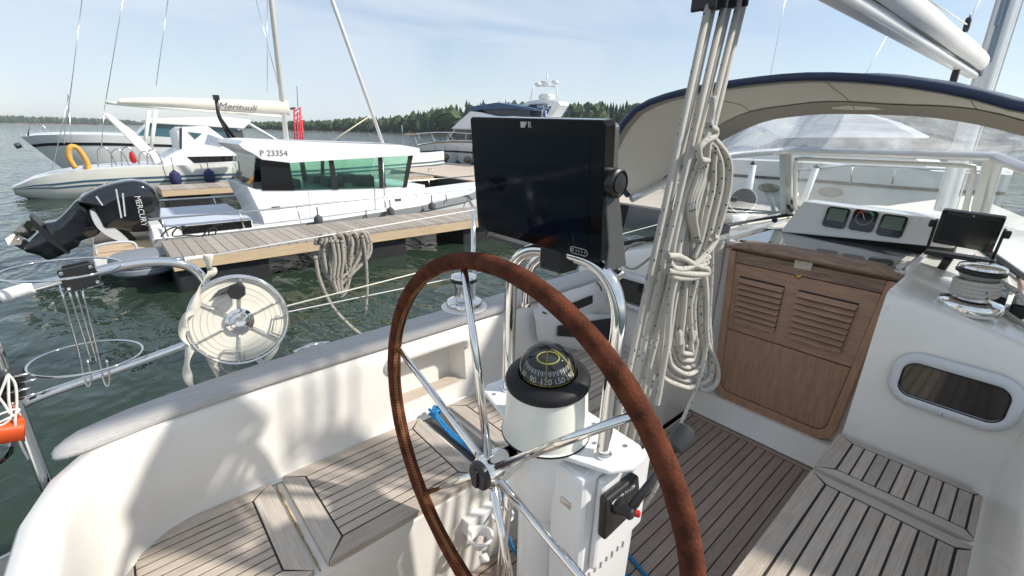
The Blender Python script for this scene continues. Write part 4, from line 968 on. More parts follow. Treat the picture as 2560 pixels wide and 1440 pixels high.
hk = onplane(588, 722, reel_c, rn)+rn*.035
m = MB(); m.lathe([(.010, 0), (.010, .02), (.024, .022), (.026, .034), (.022, .04)], hk, rn, 7, smooth=False); m.build('clamp_knob', BLK, reel)
m = MB(); m.prism([onplane(a, b, reel_c, rn)+rn*.032 for a, b in ((545, 722), (600, 700), (612, 715), (600, 735), (570, 728), (530, 742))], rn*.002); m.build('clamp_plate', DGREY, reel)
# webbing strap: lashing and loose tails
def ribbon(px, w, y, name, par, m_=WEB, n=6):
    c = spl([P(a, b, y=y) for a, b in px], n); L = []; R_ = []
    for i, p in enumerate(c):
        t = (c[min(i+1, len(c)-1)]-c[max(i-1, 0)]).normalized(); s_ = t.cross(Vector((.2, -1, .2))).normalized()
        tw = math.sin(i*.27)*1.25; s_ = (s_*math.cos(tw)+Vector((0, 1, 0))*math.sin(tw)).normalized(); L.append(p+s_*w); R_.append(p-s_*w)
    m = MB(); m.loft([L, R_], False, False); o = m.build(name, m_, par); so = o.modifiers.new('thick', 'SOLIDIFY'); so.thickness = .0015; return o
ribbon([(520, 635), (522, 665), (530, 680), (500, 715), (487, 770), (462, 795), (460, 840), (475, 862)], .013, 1.565, 'lashing', reel)
ribbon([(478, 862), (468, 905), (470, 945), (487, 978)], .0125, 1.565, 'loose_tail', reel)
ribbon([(500, 868), (520, 895), (540, 920), (545, 950)], .0125, 1.565, 'loose_tail', reel)
ribbon([(540, 895), (560, 925), (600, 933), (650, 915), (690, 870), (705, 820)], .009, 1.58, 'loose_loop', reel)
MB().tube([reel_c+rx*RR*.99+ru*.015, Vector((1.5, 1.9, 1.66))], .003, 6).build('webbing_end', WEB, reel)

# wire rack clamped to the rail
rack = thing('wire_rack', 'bent wire fender rack clamped to the stern rail by a black plate', 'fender rack', P(195, 690, y=YP))
def wring(c0, w, tiltf=1):
    c_ = Vector(c0); rr = w/2/F*((c_-CAM).dot(FW)); return [c_+Vector((rr*math.cos(t)*RT.x/Vector((RT.x, RT.y, 0)).length+rr*.85*math.sin(t)*-RT.y, rr*math.cos(t)*RT.y+rr*.85*math.sin(t)*RT.x, 0)) for t in [i*math.pi/20 for i in range(40)]]
MB().tube(wring(P(155, 672, y=1.70), 248), .0035, 6, closed=True).build('wire_ring', CHROME, rack)
MB().tube(wring(P(218, 893, y=1.70), 232), .0032, 6, closed=True).build('wire_ring', CHROME, rack)
for k, (xa_, xb_) in enumerate(((150, 205), (168, 222), (185, 236), (202, 252))):
    MB().tube(spl(T([(xa_, 712), (xb_-8, 880), (xb_+4, 940), (xb_+16, 968), (xb_+22, 945), (xb_+14, 900)] if k in (0, 3) else [(xa_, 712), (xb_-4, 870), (xb_+6, 905)], y=1.645), 5), .0026, 6).build('wire_upright', CHROME, rack)
cp = P(200, 692, y=YP-.018); rd = (P(330, 660, y=YP)-P(100, 714, y=YP)).normalized(); rup = Vector((0, 0, 1)); rup = (rup-rd*rup.dot(rd)).normalized(); rno = rd.cross(rup); rno = rno if rno.y < 0 else -rno
plate(cp, .075, .062, .006, .010, 'clamp_plate', BLK, rack, rd, rup, rno)
plate(cp-rno*.045, .060, .062, .006, .012, 'clamp_plate', BLK, rack, rd, rup, rno)
for a, b in ((-.030, .022), (.030, .022), (-.030, -.022), (.030, -.022)):
    MB().lathe([(.005, .010), (.005, .013), (.003, .014)], cp+rd*a+rup*b, rno, 8).build('bolt', CHROME, rack)

# lifebuoy light with clamp and cords at the left edge
lbl = thing('lifebuoy_light', 'orange lifebuoy light tied with white cords to the stern rail post', 'lifebuoy light', P(15, 1085, y=1.63))
c = P(5, 1080, y=1.60)
MB().lathe([(.025, -.04), (.030, -.037), (.030, .026), (.025, .030)], c, (-.85, -.1, .25), 20).build('body', ORNG, lbl)
MB().lathe([(.028, 0), (.030, .02), (.020, .045), (.004, .055)], P(0, 1112, y=1.60), (-.5, 0, -1), 18).build('lens', glass('clear_lens', (.85, .88, .9), .1), lbl)
for py in (945, 982):
    cc_ = P(22, py, y=1.625); MB().box((cc_.x-.07, cc_.y-.028, cc_.z-.018), (cc_.x+.028, cc_.y+.028, cc_.z+.018)).build('clamp', BLK, lbl, bevel=.004)
    for dx in (.0, .02):
        MB().tube([cc_+Vector((.0+dx, -.03, .012-dx)), cc_+Vector((.045+dx*.3, -.034, .013-dx))], .0035, 6).build('bolt', STEEL, lbl)
for pp in ([(-10, 1010), (10, 960), (20, 940), (22, 1000), (28, 1040), (10, 1060), (-10, 1065)], [(20, 935), (38, 960), (42, 1010), (38, 1060), (52, 1110), (72, 1148)], [(-10, 985), (10, 1010), (25, 1035)], [(-10, 1040), (15, 1030), (45, 1022), (40, 1035), (-10, 1060)]):
    MB().tube(spl(T(pp, y=1.585), 5), .003, 6).build('cord', ROPEW, lbl)

# mooring line coiled over the lifeline
mr = thing('mooring_rope', 'grey flecked mooring rope coiled over the guard wire', 'rope coil', P(850, 720, y=1.80))
def lw(px): t = (px-520)/(1183-520); return P(px, 640-115*t, y=2.05)
r3 = random.Random(5)
for k in range(9):
    x0 = 782+k*7; x1 = 850+k*7.5; yb = 735-abs(k-4)*9+r3.uniform(-8, 8)
    pts = [(x0+6, 612-k), (x0+14, 588-k*.6), (x0+26, 596), (x0+20+k, 640), (818+k*3, 690), (838+k*2, yb), (862+k, yb-12), (868+k*2, 680), (x1+12, 640), (x1+16, 605), (x1+4, 582-k*.3), (x1-12, 592)]
    MB().tube(spl([P(a, b, y=1.79+.014*math.sin(k*2.3+i*.8)) for i, (a, b) in enumerate(pts)], 5), .0076, 8).build('rope_turn', ROPEG, mr)
for k in range(3):
    MB().tube(spl([P(a, b, y=1.755+.01*k) for a, b in ((830+12*k, 600), (838+10*k, 650), (834+9*k, 700), (845+6*k, 735))], 5), .0076, 8).build('rope_turn', ROPEG, mr)
MB().tube(spl([P(a, b, y=1.77) for a, b in ((905, 588), (914, 640), (918, 720), (914, 778))], 6), .0068, 8).build('rope_end', ROPEG, mr)
MB().tube(spl([P(a, b, y=1.77) for a, b in ((788, 640), (800, 700), (830, 765), (870, 810), (900, 835))], 6), .0075, 8).build('rope_end', ROPEG, mr)
# ventilators and posts on the coachroof seen through the windscreen
for px, py, lab in ((1855, 508, 'white cowl ventilator with dark oval mouth seen through the left windscreen pane'),):
    c = P(px, py, x=4.0); c.z = max(c.z, zroof(c.y))
    v = thing('ventilator', lab, 'ventilator', (c.x, c.y, zroof(c.y)))
    MB().lathe([(.05, 0), (.05, .04), (.06, .06)], (c.x, c.y, zroof(c.y)-.02), (0, 0, 1), 20).build('base', WPLAST, v)
    MB().lathe([(.04, -.05), (.085, -.02), (.105, .03), (.108, .045), (.100, .045), (.09, .03)], c+Vector((.03, .0, .02)), (-.95, -.2, .1), 24).build('cowl', WPLAST, v)
    MB().lathe([(.096, .0475), (.001, .0475)], c+Vector((.03, 0, .02)), (-.95, -.2, .1), 24).build('mouth', BLK, v)
for k, (a, b) in enumerate((((1868, 500), (1883, 412)), ((2010, 500), (2040, 420)))):
    p0, p1 = P(*a, x=4.6+.4*k), P(*b, x=4.6+.4*k); v = thing('furled_awning_post', 'white post with black tip behind the '+('left' if k == 0 else 'middle')+' windscreen pane', 'post', (p0.x, p0.y, zroof(p0.y)-.03))
    MB().tube([Vector((p0.x, p0.y, zroof(p0.y)-.03)), p0, p1], .028, 12).build('shaft', WPLAST, v); d = (p1-p0).normalized()
    MB().lathe([(.028, 0), (.022, .02), (.006, .035)], p1, d, 12).build('tip', BLK, v)
# ================================================================== water
def water_mat():
    m = bpy.data.materials.new('harbour_water'); m.use_nodes = True; n = m.node_tree.nodes; l = m.node_tree.links; b = n['Principled BSDF']
    b.inputs['Base Color'].default_value = (.026, .042, .028, 1); b.inputs['Roughness'].default_value = .03; b.inputs['IOR'].default_value = 1.33; b.inputs['Specular Tint'].default_value = (.62, .83, 1, 1)  # specular tint paints the reflections bluer, as if waves caught higher sky
    t = n.new('ShaderNodeTexCoord'); h = None
    for sc, st, det, w in ((.55, (1.0, .5, 1), 2, .60), (1.9, (1.15, .55, 1), 2, .26), (6, (1, .7, 1), 2, .05)):
        mp = n.new('ShaderNodeMapping'); mp.inputs['Scale'].default_value = st; mp.inputs['Rotation'].default_value = (0, 0, .5+sc*.05); l.new(t.outputs['Object'], mp.inputs[0])
        a = n.new('ShaderNodeTexNoise'); a.inputs['Scale'].default_value = sc; a.inputs['Detail'].default_value = det; a.inputs['Distortion'].default_value = .7; l.new(mp.outputs[0], a.inputs['Vector'])
        mu = n.new('ShaderNodeMath'); mu.operation = 'MULTIPLY'; mu.inputs[1].default_value = w; l.new(a.outputs['Fac'], mu.inputs[0])
        if h is None: h = mu.outputs[0]
        else:
            ad = n.new('ShaderNodeMath'); l.new(h, ad.inputs[0]); l.new(mu.outputs[0], ad.inputs[1]); h = ad.outputs[0]
    lm = n.new('ShaderNodeTexNoise'); lm.inputs['Scale'].default_value = .16; lm.inputs['Detail'].default_value = 2; l.new(t.outputs['Object'], lm.inputs['Vector'])
    lr = n.new('ShaderNodeMapRange'); lr.inputs['From Min'].default_value = .35; lr.inputs['From Max'].default_value = .65; lr.inputs['To Min'].default_value = .65; lr.inputs['To Max'].default_value = 1.0; l.new(lm.outputs['Fac'], lr.inputs[0])
    bp = n.new('ShaderNodeBump'); l.new(lr.outputs[0], bp.inputs['Strength']); bp.inputs['Distance'].default_value = .36; l.new(h, bp.inputs['Height']); l.new(bp.outputs[0], b.inputs['Normal'])
    return m
m = MB(); m.add([(-2600, -2600, 0), (2600, -2600, 0), (2600, 2600, 0), (-2600, 2600, 0)], [(0, 1, 2, 3)]); struct(m.build('water', water_mat(), None))

# ================================================================== pontoons
PLK = mat('grey_decking', (.40, .35, .30), .85, noise=.3, nscale=5, stretch=(20, 1, 20), bump=.5, bscale=40, rand=.16, col2=(.28, .25, .22))
PINE = mat('pale_pine', (.60, .46, .30), .7, noise=.25, nscale=4, stretch=(1, 14, 14), col2=(.47, .35, .22))
FLOATM = mat('black_float', (.020, .020, .022), .55, noise=.4, nscale=6)
def pontoon(label, x0, x1, y0, y1, floats, pw=.14, along='x', z=.55, skip=None, beam=True):
    po = thing('pontoon', label, 'pontoon', ((x0+x1)/2, (y0+y1)/2, 0), 'floating pontoons')
    if along == 'x':
        n = int((x1-x0)/pw); me = None
        for i in range(n):
            if me is None:
                o = MB().box((x0+.003, y0, z-.035), (x0+pw-.006, y1, z)).build('plank', PLK, po); me = o
            else:
                c = me.copy(); COL.objects.link(c); c.parent = po; c.location = Vector(-po.location)+Vector((i*pw, 0, rng.uniform(-.002, .002)))
    else:
        n = int((y1-y0)/pw); me = None
        for i in range(n):
            if me is None: me = MB().box((x0, y0+.003, z-.035), (x1, y0+pw-.006, z)).build('plank', PLK, po)
            else:
                c = me.copy(); COL.objects.link(c); c.parent = po; c.location = Vector(-po.location)+Vector((0, i*pw, rng.uniform(-.002, .002)))
    for yy in (y0, y1-.05): MB().box((x0, yy, z-.20), (x1, yy+.05, z-.036)).build('side_beam', PINE, po, bevel=.004)
    for xx in (x0+.001, x1-.051): MB().box((xx, y0+.05, z-.20), (xx+.05, y1-.05, z-.037)).build('end_beam', PINE, po, bevel=.004)
    for (a, b, c, d) in floats: MB().box((a, c, -.15), (b, d, z-.21)).build('float', FLOATM, po, bevel=.03)
    return po
PY0, PY1 = 7.74, 9.05
fl = [(.52, 1.75, PY0+.10, PY1-.1)]+[(a, b, PY0+.12, PY1-.1) for a, b in ((3.05, 4.2), (5.55, 6.8), (8.3, 9.5))]
pontoon('grey planked pontoon finger just beyond the water, beside the white cabin boat', .50, 10.3, PY0, PY1, fl)
pontoon('far pontoon finger between the cabin boat and the cream sailing boat', 1.2, 10.3, 16.6, 17.9, [(a, a+1.1, 16.7, 17.8) for a in (1.3, 3.3, 5.6, 8)], pw=.30)
# main walkway with broad slats across
wk = thing('walkway', 'broad pale planked walkway in front of the flybridge cruiser', 'pontoon', (12.5, 20, 0))
for i in range(8):
    x0 = 10.45+i*.62
    MB().box((x0, 6, .50), (x0+.605, 34, .55)).build('plank', mat('pale_decking', (.52, .44, .36), .85, noise=.2, nscale=3, stretch=(14, 1, 14), rand=.10), wk)
MB().box((10.4, 6, -.1), (15.4, 34, .49)).build('float', FLOATM, wk)
for k, (x, y) in enumerate(((11.1, 14.4), (11.0, 18.0))):
    t = thing('mooring_bracket', 'small steel bracket on the walkway edge, '+('nearer' if k == 0 else 'farther')+' of two', 'mooring bracket', (x, y, .55), 'mooring brackets')
    MB().tube([(x, y-.16, .55), (x, y-.16, .70), (x, y+.16, .70), (x, y+.16, .55)], .018, 6).build('hoop', STEEL, t)
MB().box
# rubber bumper at the end of the near finger
bc_ = P(352, 640, z=.42); bu = thing('dock_bumper', 'round grey rubber bumper at the end of the near pontoon', 'bumper', (bc_.x, bc_.y, 0))
m = MB(); rr = .42
m.lathe([(rr*.9, .16), (rr, .20), (rr, .26), (rr*.96, .28), (rr, .30), (rr, .38), (rr*.9, .44), (rr*.3, .46)], (bc_.x+.02, bc_.y+.1, 0), (0, 0, 1), 28); m.build('tyre', mat('grey_rubber', (.22, .24, .27), .6), bu)
MB().lathe([(.30, -.2), (.30, .2)], (bc_.x+.02, bc_.y+.1, 0), (0, 0, 1), 20).build('core', FLOATM, bu)

# ================================================================== boats
def hull_rings(st, axis, c0):
    """st: list of (s, half_beam, z_sheer, flare) along axis from c0; returns rings port..starboard"""
    ax = Vector(axis).normalized(); sd = Vector((-ax.y, ax.x, 0)); c0 = Vector(c0); rings = []
    for s, hb, zs, fl in st:
        a = [(hb, zs), (hb*(1-.10*fl), zs*.70), (hb*(1-.28*fl), zs*.35), (hb*(1-.5*fl), .0), (hb*.35, -.28), (0, -.38)]
        rings.append([c0+ax*s+sd*b+Vector((0, 0, z)) for b, z in a]+[c0+ax*s-sd*b+Vector((0, 0, z)) for b, z in a[-2::-1]])
    return rings
def hull(par, st, axis, c0, m_, name='hull'):
    r = hull_rings(st, axis, c0); m = MB(); m.loft(r, False, False)
    m.add(r[0], [tuple(range(len(r[0])))]); m.add(r[-1], [tuple(range(len(r[-1])))]); o = m.build(name, m_, par)
    m = MB(); m.loft([[q[0]+Vector((0, 0, -.01)), (q[0]+q[-1])/2+Vector((0, 0, .03)), q[-1]+Vector((0, 0, -.01))] for q in r], False, False); m.build('deck', WPAINT, par)
    return r, o
def stripe(par, rings, f0, f1, m_, name, side=-1, off=.012, i0=0, i1=None):
    """band along one side of the hull between height fractions of the topsides"""
    m = MB(); A = []; B = []
    for q in rings[i0:i1]:
        n = len(q); s = q[::-1] if side < 0 else q
        top, mid = s[0], s[2]; c = (q[0]+q[-1])/2; d = (top-c); d.z = 0; d = d.normalized()*off if d.length > 1e-6 else Vector((0, 0, 0))
        def at(f): return (s[0].lerp(s[1], f/.3) if f < .3 else s[1].lerp(s[2], (f-.3)/.35))+d
        A.append(at(f0)); B.append(at(f1))
    m.loft([A, B], False, False); return m.build(name, m_, par)

# ---- white cabin boat with tilted outboard
YB = 9.42
cb = thing('cabin_boat', 'white cabin motorboat with green tinted windows moored at the near pontoon', 'motorboat', (3.6, 10.7, 0))
st = [(0, 1.20, .50, .25), (1.2, 1.26, .50, .25), (3, 1.28, .53, .28), (5, 1.26, .62, .35), (6.6, .98, .74, .5), (7.6, .55, .86, .7), (8.2, .06, .95, .8)]
hr, ho = hull(cb, st, (1, 0, 0), (.42, 10.7, 0), WPAINT)
stripe(cb, hr, -.02, .22, mat('grey_rubrail', (.34, .36, .37), .5), 'rub_rail', -1, .04)
m = MB(); m.box((.44, 9.56, .40), (1.95, 9.70, .66)); m.box((.44, 11.70, .40), (1.95, 11.84, .66)); m.box((.44, 9.7, .40), (.60, 11.7, .70)); m.build('cockpit_side', WPAINT, cb, bevel=.02)
MB().box((.65, 9.62, .665), (1.95, 11.8, .69)).build('cockpit_cover', mat('pale_blue_cover', (.52, .57, .66), .5), cb, bevel=.01)
MB().box((.85, 9.55, .52), (1.93, 9.562, .66)).build('side_vent', DARKG, cb)
# cabin body: traced side profile, slightly narrower at the top
def cabin(prof_px, y0, y1, name, m_, par, inset=0):
    a = T(prof_px, y=y0); a = [Vector((p.x, y0, p.z)) for p in a]; b = [Vector((p.x, y1, p.z)) for p in a]
    m = MB(); m.loft([a, b], True, True, smooth=False); return m.build(name, m_, par, bevel=.01)
CY0, CY1 = 9.78, 11.62
body = [(618, 466), (640, 474), (700, 476), (1012, 466), (1062, 462), (1068, 540), (668, 590), (658, 545), (634, 498)]
cabin(body, CY0, CY1, 'cabin', WPAINT, cb)
roofp = [(597, 362), (608, 352), (660, 350), (1000, 362), (1048, 370), (1052, 388), (1000, 390), (726, 407), (656, 399), (630, 382), (612, 374)]
ro = cabin(roofp, CY0-.10, CY1+.10, 'roof', WPAINT, cb)
a = [Vector((P(x, y, y=CY0-.02).x, CY0+.02, P(x, y, y=CY0-.02).z+.015)) for x, y in ((655, 352), (1000, 362))]
MB().add([a[0], a[1], a[1]+Vector((0, 1.8, 0)), a[0]+Vector((0, 1.8, 0))], [(0, 1, 2, 3)]).build('roof_panel', LGREY, ro)
for side, yy, nm in ((0, CY0, 'near'), (1, CY1, 'far')):
    sgn = -.012 if side == 0 else .012
    def pane(px, m_, name, off=0):
        q = [Vector((P(x, y, y=CY0).x, yy+sgn*(1+off), P(x, y, y=CY0).z)) for x, y in px]
        return MB().prism(q, (0, -sgn*.6, 0)).build(name, m_, cb)
    pane([(722, 398), (955, 392), (960, 470), (735, 476)], GREENG, 'side_window')
    pane([(955, 392), (1028, 388), (1012, 466), (962, 468)], GREENG, 'quarter_window')
    pane([(648, 392), (722, 398), (735, 476), (655, 476)], DARKG, 'door_panel', .3)
    for px in ([(763, 396), (773, 396), (780, 476), (770, 477)] if side else [(820, 395), (832, 395), (845, 474), (830, 474)], [(820, 395), (832, 395), (845, 474), (830, 474)] if side else [(944, 392), (957, 391), (964, 470), (948, 470)], [(880, 393), (890, 393), (890, 472), (880, 472)] if side else [(1020, 388), (1032, 388), (1016, 468), (1006, 468)]):
        pane(px, BLK, 'pillar', .6)
wf = [P(1030, 388, y=CY0), P(1016, 466, y=CY0)]
MB().add([Vector((wf[0].x, CY0, wf[0].z)), Vector((wf[0].x, CY1, wf[0].z)), Vector((wf[1].x-.02, CY1, wf[1].z)), Vector((wf[1].x-.02, CY0, wf[1].z))], [(0, 1, 2, 3)]).build('windscreen', GREENG, cb)
wf = [P(640, 380, y=CY0), P(632, 474, y=CY0)]
MB().add([Vector((wf[0].x, CY0, wf[0].z)), Vector((wf[0].x, CY1, wf[0].z)), Vector((wf[1].x, CY1, wf[1].z)), Vector((wf[1].x, CY0, wf[1].z))], [(0, 1, 2, 3)]).build('rear_window', GREENG, cb)
m = MB(); zf = P(800, 476, y=CY0).z
for x in (2.7, 3.6, 4.3):
    MB().box((x, 10.0, zf-.2), (x+.35, 10.5, zf+.22)).build('seat', DGREY, cb, bevel=.04); MB().box((x, 10.9, zf-.2), (x+.35, 11.4, zf+.18)).build('seat', DGREY, cb, bevel=.04)
m = MB(); c = P(925, 455, y=10.6); m.tube([c+Vector((.05*math.sin(t)*.4, .17*math.cos(t), .17*math.sin(t))) for t in [i*math.pi/10 for i in range(20)]], .014, 6, closed=True); m.build('helm_wheel', BLK, cb)
tp = P(650, 390, y=CY0-.115); text('P 23354', .15, Vector((tp.x, CY0-.104, tp.z)), (1, 0, -.015), (0, 0, 1), mat('grey_lettering', (.16, .16, .17), .5), ro, depth=.003)
# grab rails
for yy in (9.50, 11.9):
    rail = [P(372, 548, y=9.5), P(640, 527, y=9.5), P(1000, 488, y=9.5), P(1190, 470, y=9.5), P(1330, 455, y=9.5)]
    rail = [Vector((p.x, yy, p.z)) for p in rail]; ra = MB().tube(rail, .018, 8).build('grab_rail', STEEL, cb)
    for x in (.6, 1.75, 2.75, 4.6, 6.2, 7.2):
        k = min(range(4), key=lambda i: abs(rail[i].x-x)); z = rail[k].z
        for i in range(4):
            if rail[i].x <= x <= rail[i+1].x: z = rail[i].z+(rail[i+1].z-rail[i].z)*(x-rail[i].x)/(rail[i+1].x-rail[i].x)
        MB().tube([(x, yy, z), (x+.04, yy, .52+max(0, x-3)*.045)], .014, 6).build('rail_post', STEEL, ra)
m = MB(); m.tube([P(957, 392, y=9.62), P(962, 520, y=9.62)], .012, 6); m.build('boat_hook', STEEL, cb)
# swim platform with pine top
pp = T([(225, 622), (330, 612), (400, 612), (400, 648), (228, 652)], y=9.35)
x0, x1 = pp[0].x, .45
sp3 = MB().box((x0, 9.35, .18), (x1, 11.9, .33)).build('swim_platform', WPAINT, cb, bevel=.02)
MB().box((x0+.02, 9.37, .332), (x1-.02, 11.88, .35)).build('platform_decking', PINE, sp3)
MB().tube(spl([(x0+.05, 9.5, .35), (x0+.1, 9.5, .50), (x0+.5, 9.5, .50), (x0+.56, 9.5, .35)], 5), .02, 8).build('platform_rail', LGREY, sp3)
# outboard, tilted up
YO = 10.55
def O(pts): return [Vector((P(a, b, y=YO).x, YO, P(a, b, y=YO).z)) for a, b in pts]
leg = MB().inflate(spl(O([(196, 498), (222, 512), (245, 545), (256, 570), (236, 588), (205, 598), (196, 612), (168, 626), (160, 632), (122, 646), (98, 634), (60, 622), (84, 592), (104, 574), (112, 556), (140, 550), (170, 522)]), 3, True), (0, 1, 0), .20)
ob = leg.build('outboard_motor', BLKG, cb)
cow = MB().inflate(spl(O([(196, 498), (230, 474), (275, 458), (325, 449), (358, 454), (382, 470), (394, 495), (398, 530), (392, 560), (372, 572), (330, 575), (285, 566), (258, 566), (246, 545), (224, 512)]), 3, True), (0, 1, 0), .36); cow.build('cowling', BLKG, ob)
MB().inflate(O([(76, 536), (92, 546), (140, 596), (176, 626), (168, 628), (120, 594), (84, 556)]), (0, 1, 0), .26, ((1, 0), (1, .9), (.97, 1))).build('cavitation_plate', BLK, ob)
MB().inflate(O([(24, 600), (64, 598), (104, 640), (70, 630), (34, 612)]), (0, 1, 0), .04).build('skeg', BLKG, ob)
hubp = O([(80, 588), (44, 568)]); MB().tube([hubp[0], hubp[1]], [.085, .10], 14).build('propeller_hub', mat('bronze_steel', (.45, .40, .33), .3, metal=1), ob)
for k in range(3):
    a = k*2.09+.4; ax_ = (hubp[1]-hubp[0]).normalized(); u = ax_.orthogonal().normalized(); w_ = ax_.cross(u); d = u*math.cos(a)+w_*math.sin(a); tdir = ax_.cross(d)
    c = hubp[0].lerp(hubp[1], .55); MB().prism([c+d*.06-ax_*.05, c+d*.20-ax_*.10+tdir*.05, c+d*.27+tdir*.12, c+d*.22+ax_*.08+tdir*.08, c+d*.06+ax_*.05], tdir*.014).build('propeller_blade', MATS['bronze_steel'], ob)
MB().inflate(spl(O([(224, 520), (250, 532), (290, 566), (322, 598), (300, 598), (262, 580), (236, 555)]), 3, True), (0, 1, 0), .30, ((1, 0), (1, .9), (.95, 1))).build('side_panel', LGREY, ob)
MB().inflate(O([(300, 556), (345, 602), (325, 608), (285, 575)]), (0, 1, 0), .12, ((1, 0), (1, .9), (.95, 1))).build('clamp_bracket', BLK, ob)
yy = YO-.365
for px in ([(286, 468), (290, 467), (303, 537), (299, 538)], [(302, 478), (306, 477), (312, 533), (308, 534)], [(238, 486), (242, 484), (257, 506), (254, 508)]):
    q = [Vector((P(a, b, y=YO).x, yy+.0, P(a, b, y=YO).z)) for a, b in px]; MB().prism(q, (0, .02, 0)).build('trim_stripe', LGREY, ob)
p0 = O([(332, 484)])[0]; p1 = O([(353, 566)])[0]; xd = (p1-p0)
text('MERCURY', .118, Vector((p0.x, yy-.002, p0.z)), (xd.x, 0, xd.z), Vector((-xd.z, 0, xd.x)), mat('silver_lettering', (.6, .6, .6), .4), ob, depth=.002)
# black fender and ropes of the cabin boat
def fender(label, top, h, r, m_, group, cat='fender'):
    t = thing('fender', label, cat, (top[0], top[1], top[2]-h), group); b = Vector(top)
    MB().lathe([(r*.2, 0), (r*.45, -h*.10), (r*.9, -h*.25), (r, -h*.5), (r*1.02, -h*.85), (r*.8, -h*.97), (r*.3, -h)], b, (0, 0, 1), 16).build('body', m_, t)
    MB().tube([b, b+Vector((0, 0, h*.9))], .012, 6).build('lanyard', ROPEK, t); return t
DF = mat('charcoal_fender', (.075, .078, .082), .5)
for px, py, lab in ((797, 545, 'nearest the stern'), (978, 525, 'in the middle'), (1082, 512, 'nearest the bow')):
    q = P(px, py, y=9.22); fender('dark ball fender '+lab+' of the white cabin boat', (q.x, 9.26, q.z+.06), .17, .085, DF, 'fenders of the cabin boat')
for k, pp in enumerate(([(402, 592), (418, 575), (440, 568), (455, 575), (462, 566), (440, 572), (432, 590), (470, 588), (505, 592)], [(505, 592), (520, 575), (540, 572), (535, 590), (522, 588), (528, 572), (550, 560), (555, 565)], [(915, 525), (918, 545), (950, 552), (1020, 548), (1060, 540), (1085, 530)])):
    tag(MB().tube(spl(T(pp, y=9.36), 5), .012, 6).build('mooring_line', ROPEK, None), ('black rope heap at the stern of the cabin boat', 'black rope loop amidships on the cabin boat gunwale', 'black rope along the bow gunwale of the cabin boat')[k], 'rope', 'black mooring lines')
for k, (px, py) in enumerate(((525, 1), )): pass
for a_, b_ in (((772, 478), (778, 566)), ((1040, 470), (1046, 530))):
    qa, qb = P(*a_, y=CY0), P(*b_, y=CY0); MB().tube([Vector((qa.x, CY0-.002, qa.z)), Vector((qb.x, CY0-.002, qb.z))], .006, 4).build('panel_seam', LGREY, cb)
for a_ in ((690, 520), (995, 500)):
    qa = P(*a_, y=CY0); MB().box((qa.x-.08, CY0-.006, qa.z-.03), (qa.x+.08, CY0+.002, qa.z+.03)).build('side_vent', DGREY, cb)
# ---- cream sailing boat
YS = 21.5
sb = thing('sailing_boat', 'cream sailing boat with twin blue stripes and covered mainsail behind the cabin boat', 'sailing boat', (4, YS, 0))
CRM = mat('cream_hull', (.74, .72, .65), .35, coat=.2, noise=.06, nscale=1.2)
def XS(px, py=450): return P(px, py, y=YS-1.4).x
xs0 = XS(34, 478)
st = []
for px, py, hb in ((34, 479, .10), (48, 462, .35), (80, 448, .70), (130, 436, 1.0), (200, 426, 1.25), (320, 418, 1.5), (450, 413, 1.65), (620, 408, 1.75), (800, 402, 1.6), (960, 392, 1.1), (1080, 384, .35), (1110, 380, .05)):
    q = P(px, py, y=YS-hb); st.append((q.x-xs0, hb, max(.35, q.z), .35))
ax = Vector((1, 0, 0)); r = []
for i, (s, hb, zs, fl) in enumerate(st):
    zb_ = .22 if i == 0 else (.12 if i == 1 else (.0 if i == 2 else -.2)); zm = zb_+(zs-zb_)*.55
    a = [(hb, zs), (hb*1.02, zs-(zs-zb_)*.3), (hb*.98, zs-(zs-zb_)*.6), (hb*.75, zb_+.04), (hb*.35, zb_-.06), (0, zb_-.1)]
    r.append([Vector((xs0+s, YS+b, z)) for b, z in a]+[Vector((xs0+s, YS-b, z)) for b, z in a[-2::-1]])
m = MB(); m.loft(r, False, False); m.add(r[0], [tuple(range(len(r[0])))]); m.build('hull', CRM, sb)
m = MB(); m.loft([[q[0], (q[0]+q[-1])/2+Vector((0, 0, .05)), q[-1]] for q in r], False, False); m.build('deck', WPAINT, sb)
BST = mat('blue_stripe', (.05, .12, .19), .5)
stripe(sb, r, .28, .34, BST, 'stripe', -1, .012); stripe(sb, r, .42, .48, BST, 'stripe', -1, .012)
def sbp(pts, y=YS-1.0): return [Vector((P(a, b, y=y).x, y, P(a, b, y=y).z)) for a, b in pts]
def slab(pts, y0, y1, name, m_, par, bev=.02):
    a = sbp(pts, y0); return MB().prism(a, (0, y1-y0, 0)).build(name, m_, par, bevel=bev)
slab([(390, 412), (430, 385), (455, 372), (620, 375), (800, 380), (820, 400), (700, 412)], YS-1.1, YS+1.1, 'coachroof', WPAINT, sb)
wi = slab([(467, 392), (608, 389), (608, 402), (485, 408)], YS-1.112, YS-1.09, 'side_window', DARKG, sb, 0)
slab([(440, 330), (452, 318), (520, 316), (560, 345), (575, 372), (450, 378)], YS-1.0, YS+1.0, 'cockpit_tent', WCANV, sb, .05)
slab([(449, 320), (455, 318), (455, 378), (449, 378)], YS-1.02, YS-1.005, 'tent_trim', NAVY, sb, 0)
slab([(470, 330), (505, 334), (488, 348)], YS-1.02, YS-1.005, 'tent_window', BLUEG, sb, 0)
slab([(520, 335), (548, 345), (555, 368), (512, 360)], YS-1.02, YS-1.005, 'tent_window', VINYL, sb, 0)
slab([(258, 286), (270, 282), (330, 325), (430, 418), (392, 420)], YS-.9, YS-.75, 'boarding_plank', WPAINT, sb, .03)
for pts in ([(373, 275), (360, 380)], [(390, 275), (376, 385)]):
    a = sbp(pts, YS-.3); MB().tube(a, .06, 8).build('crutch', CREAM, sb)
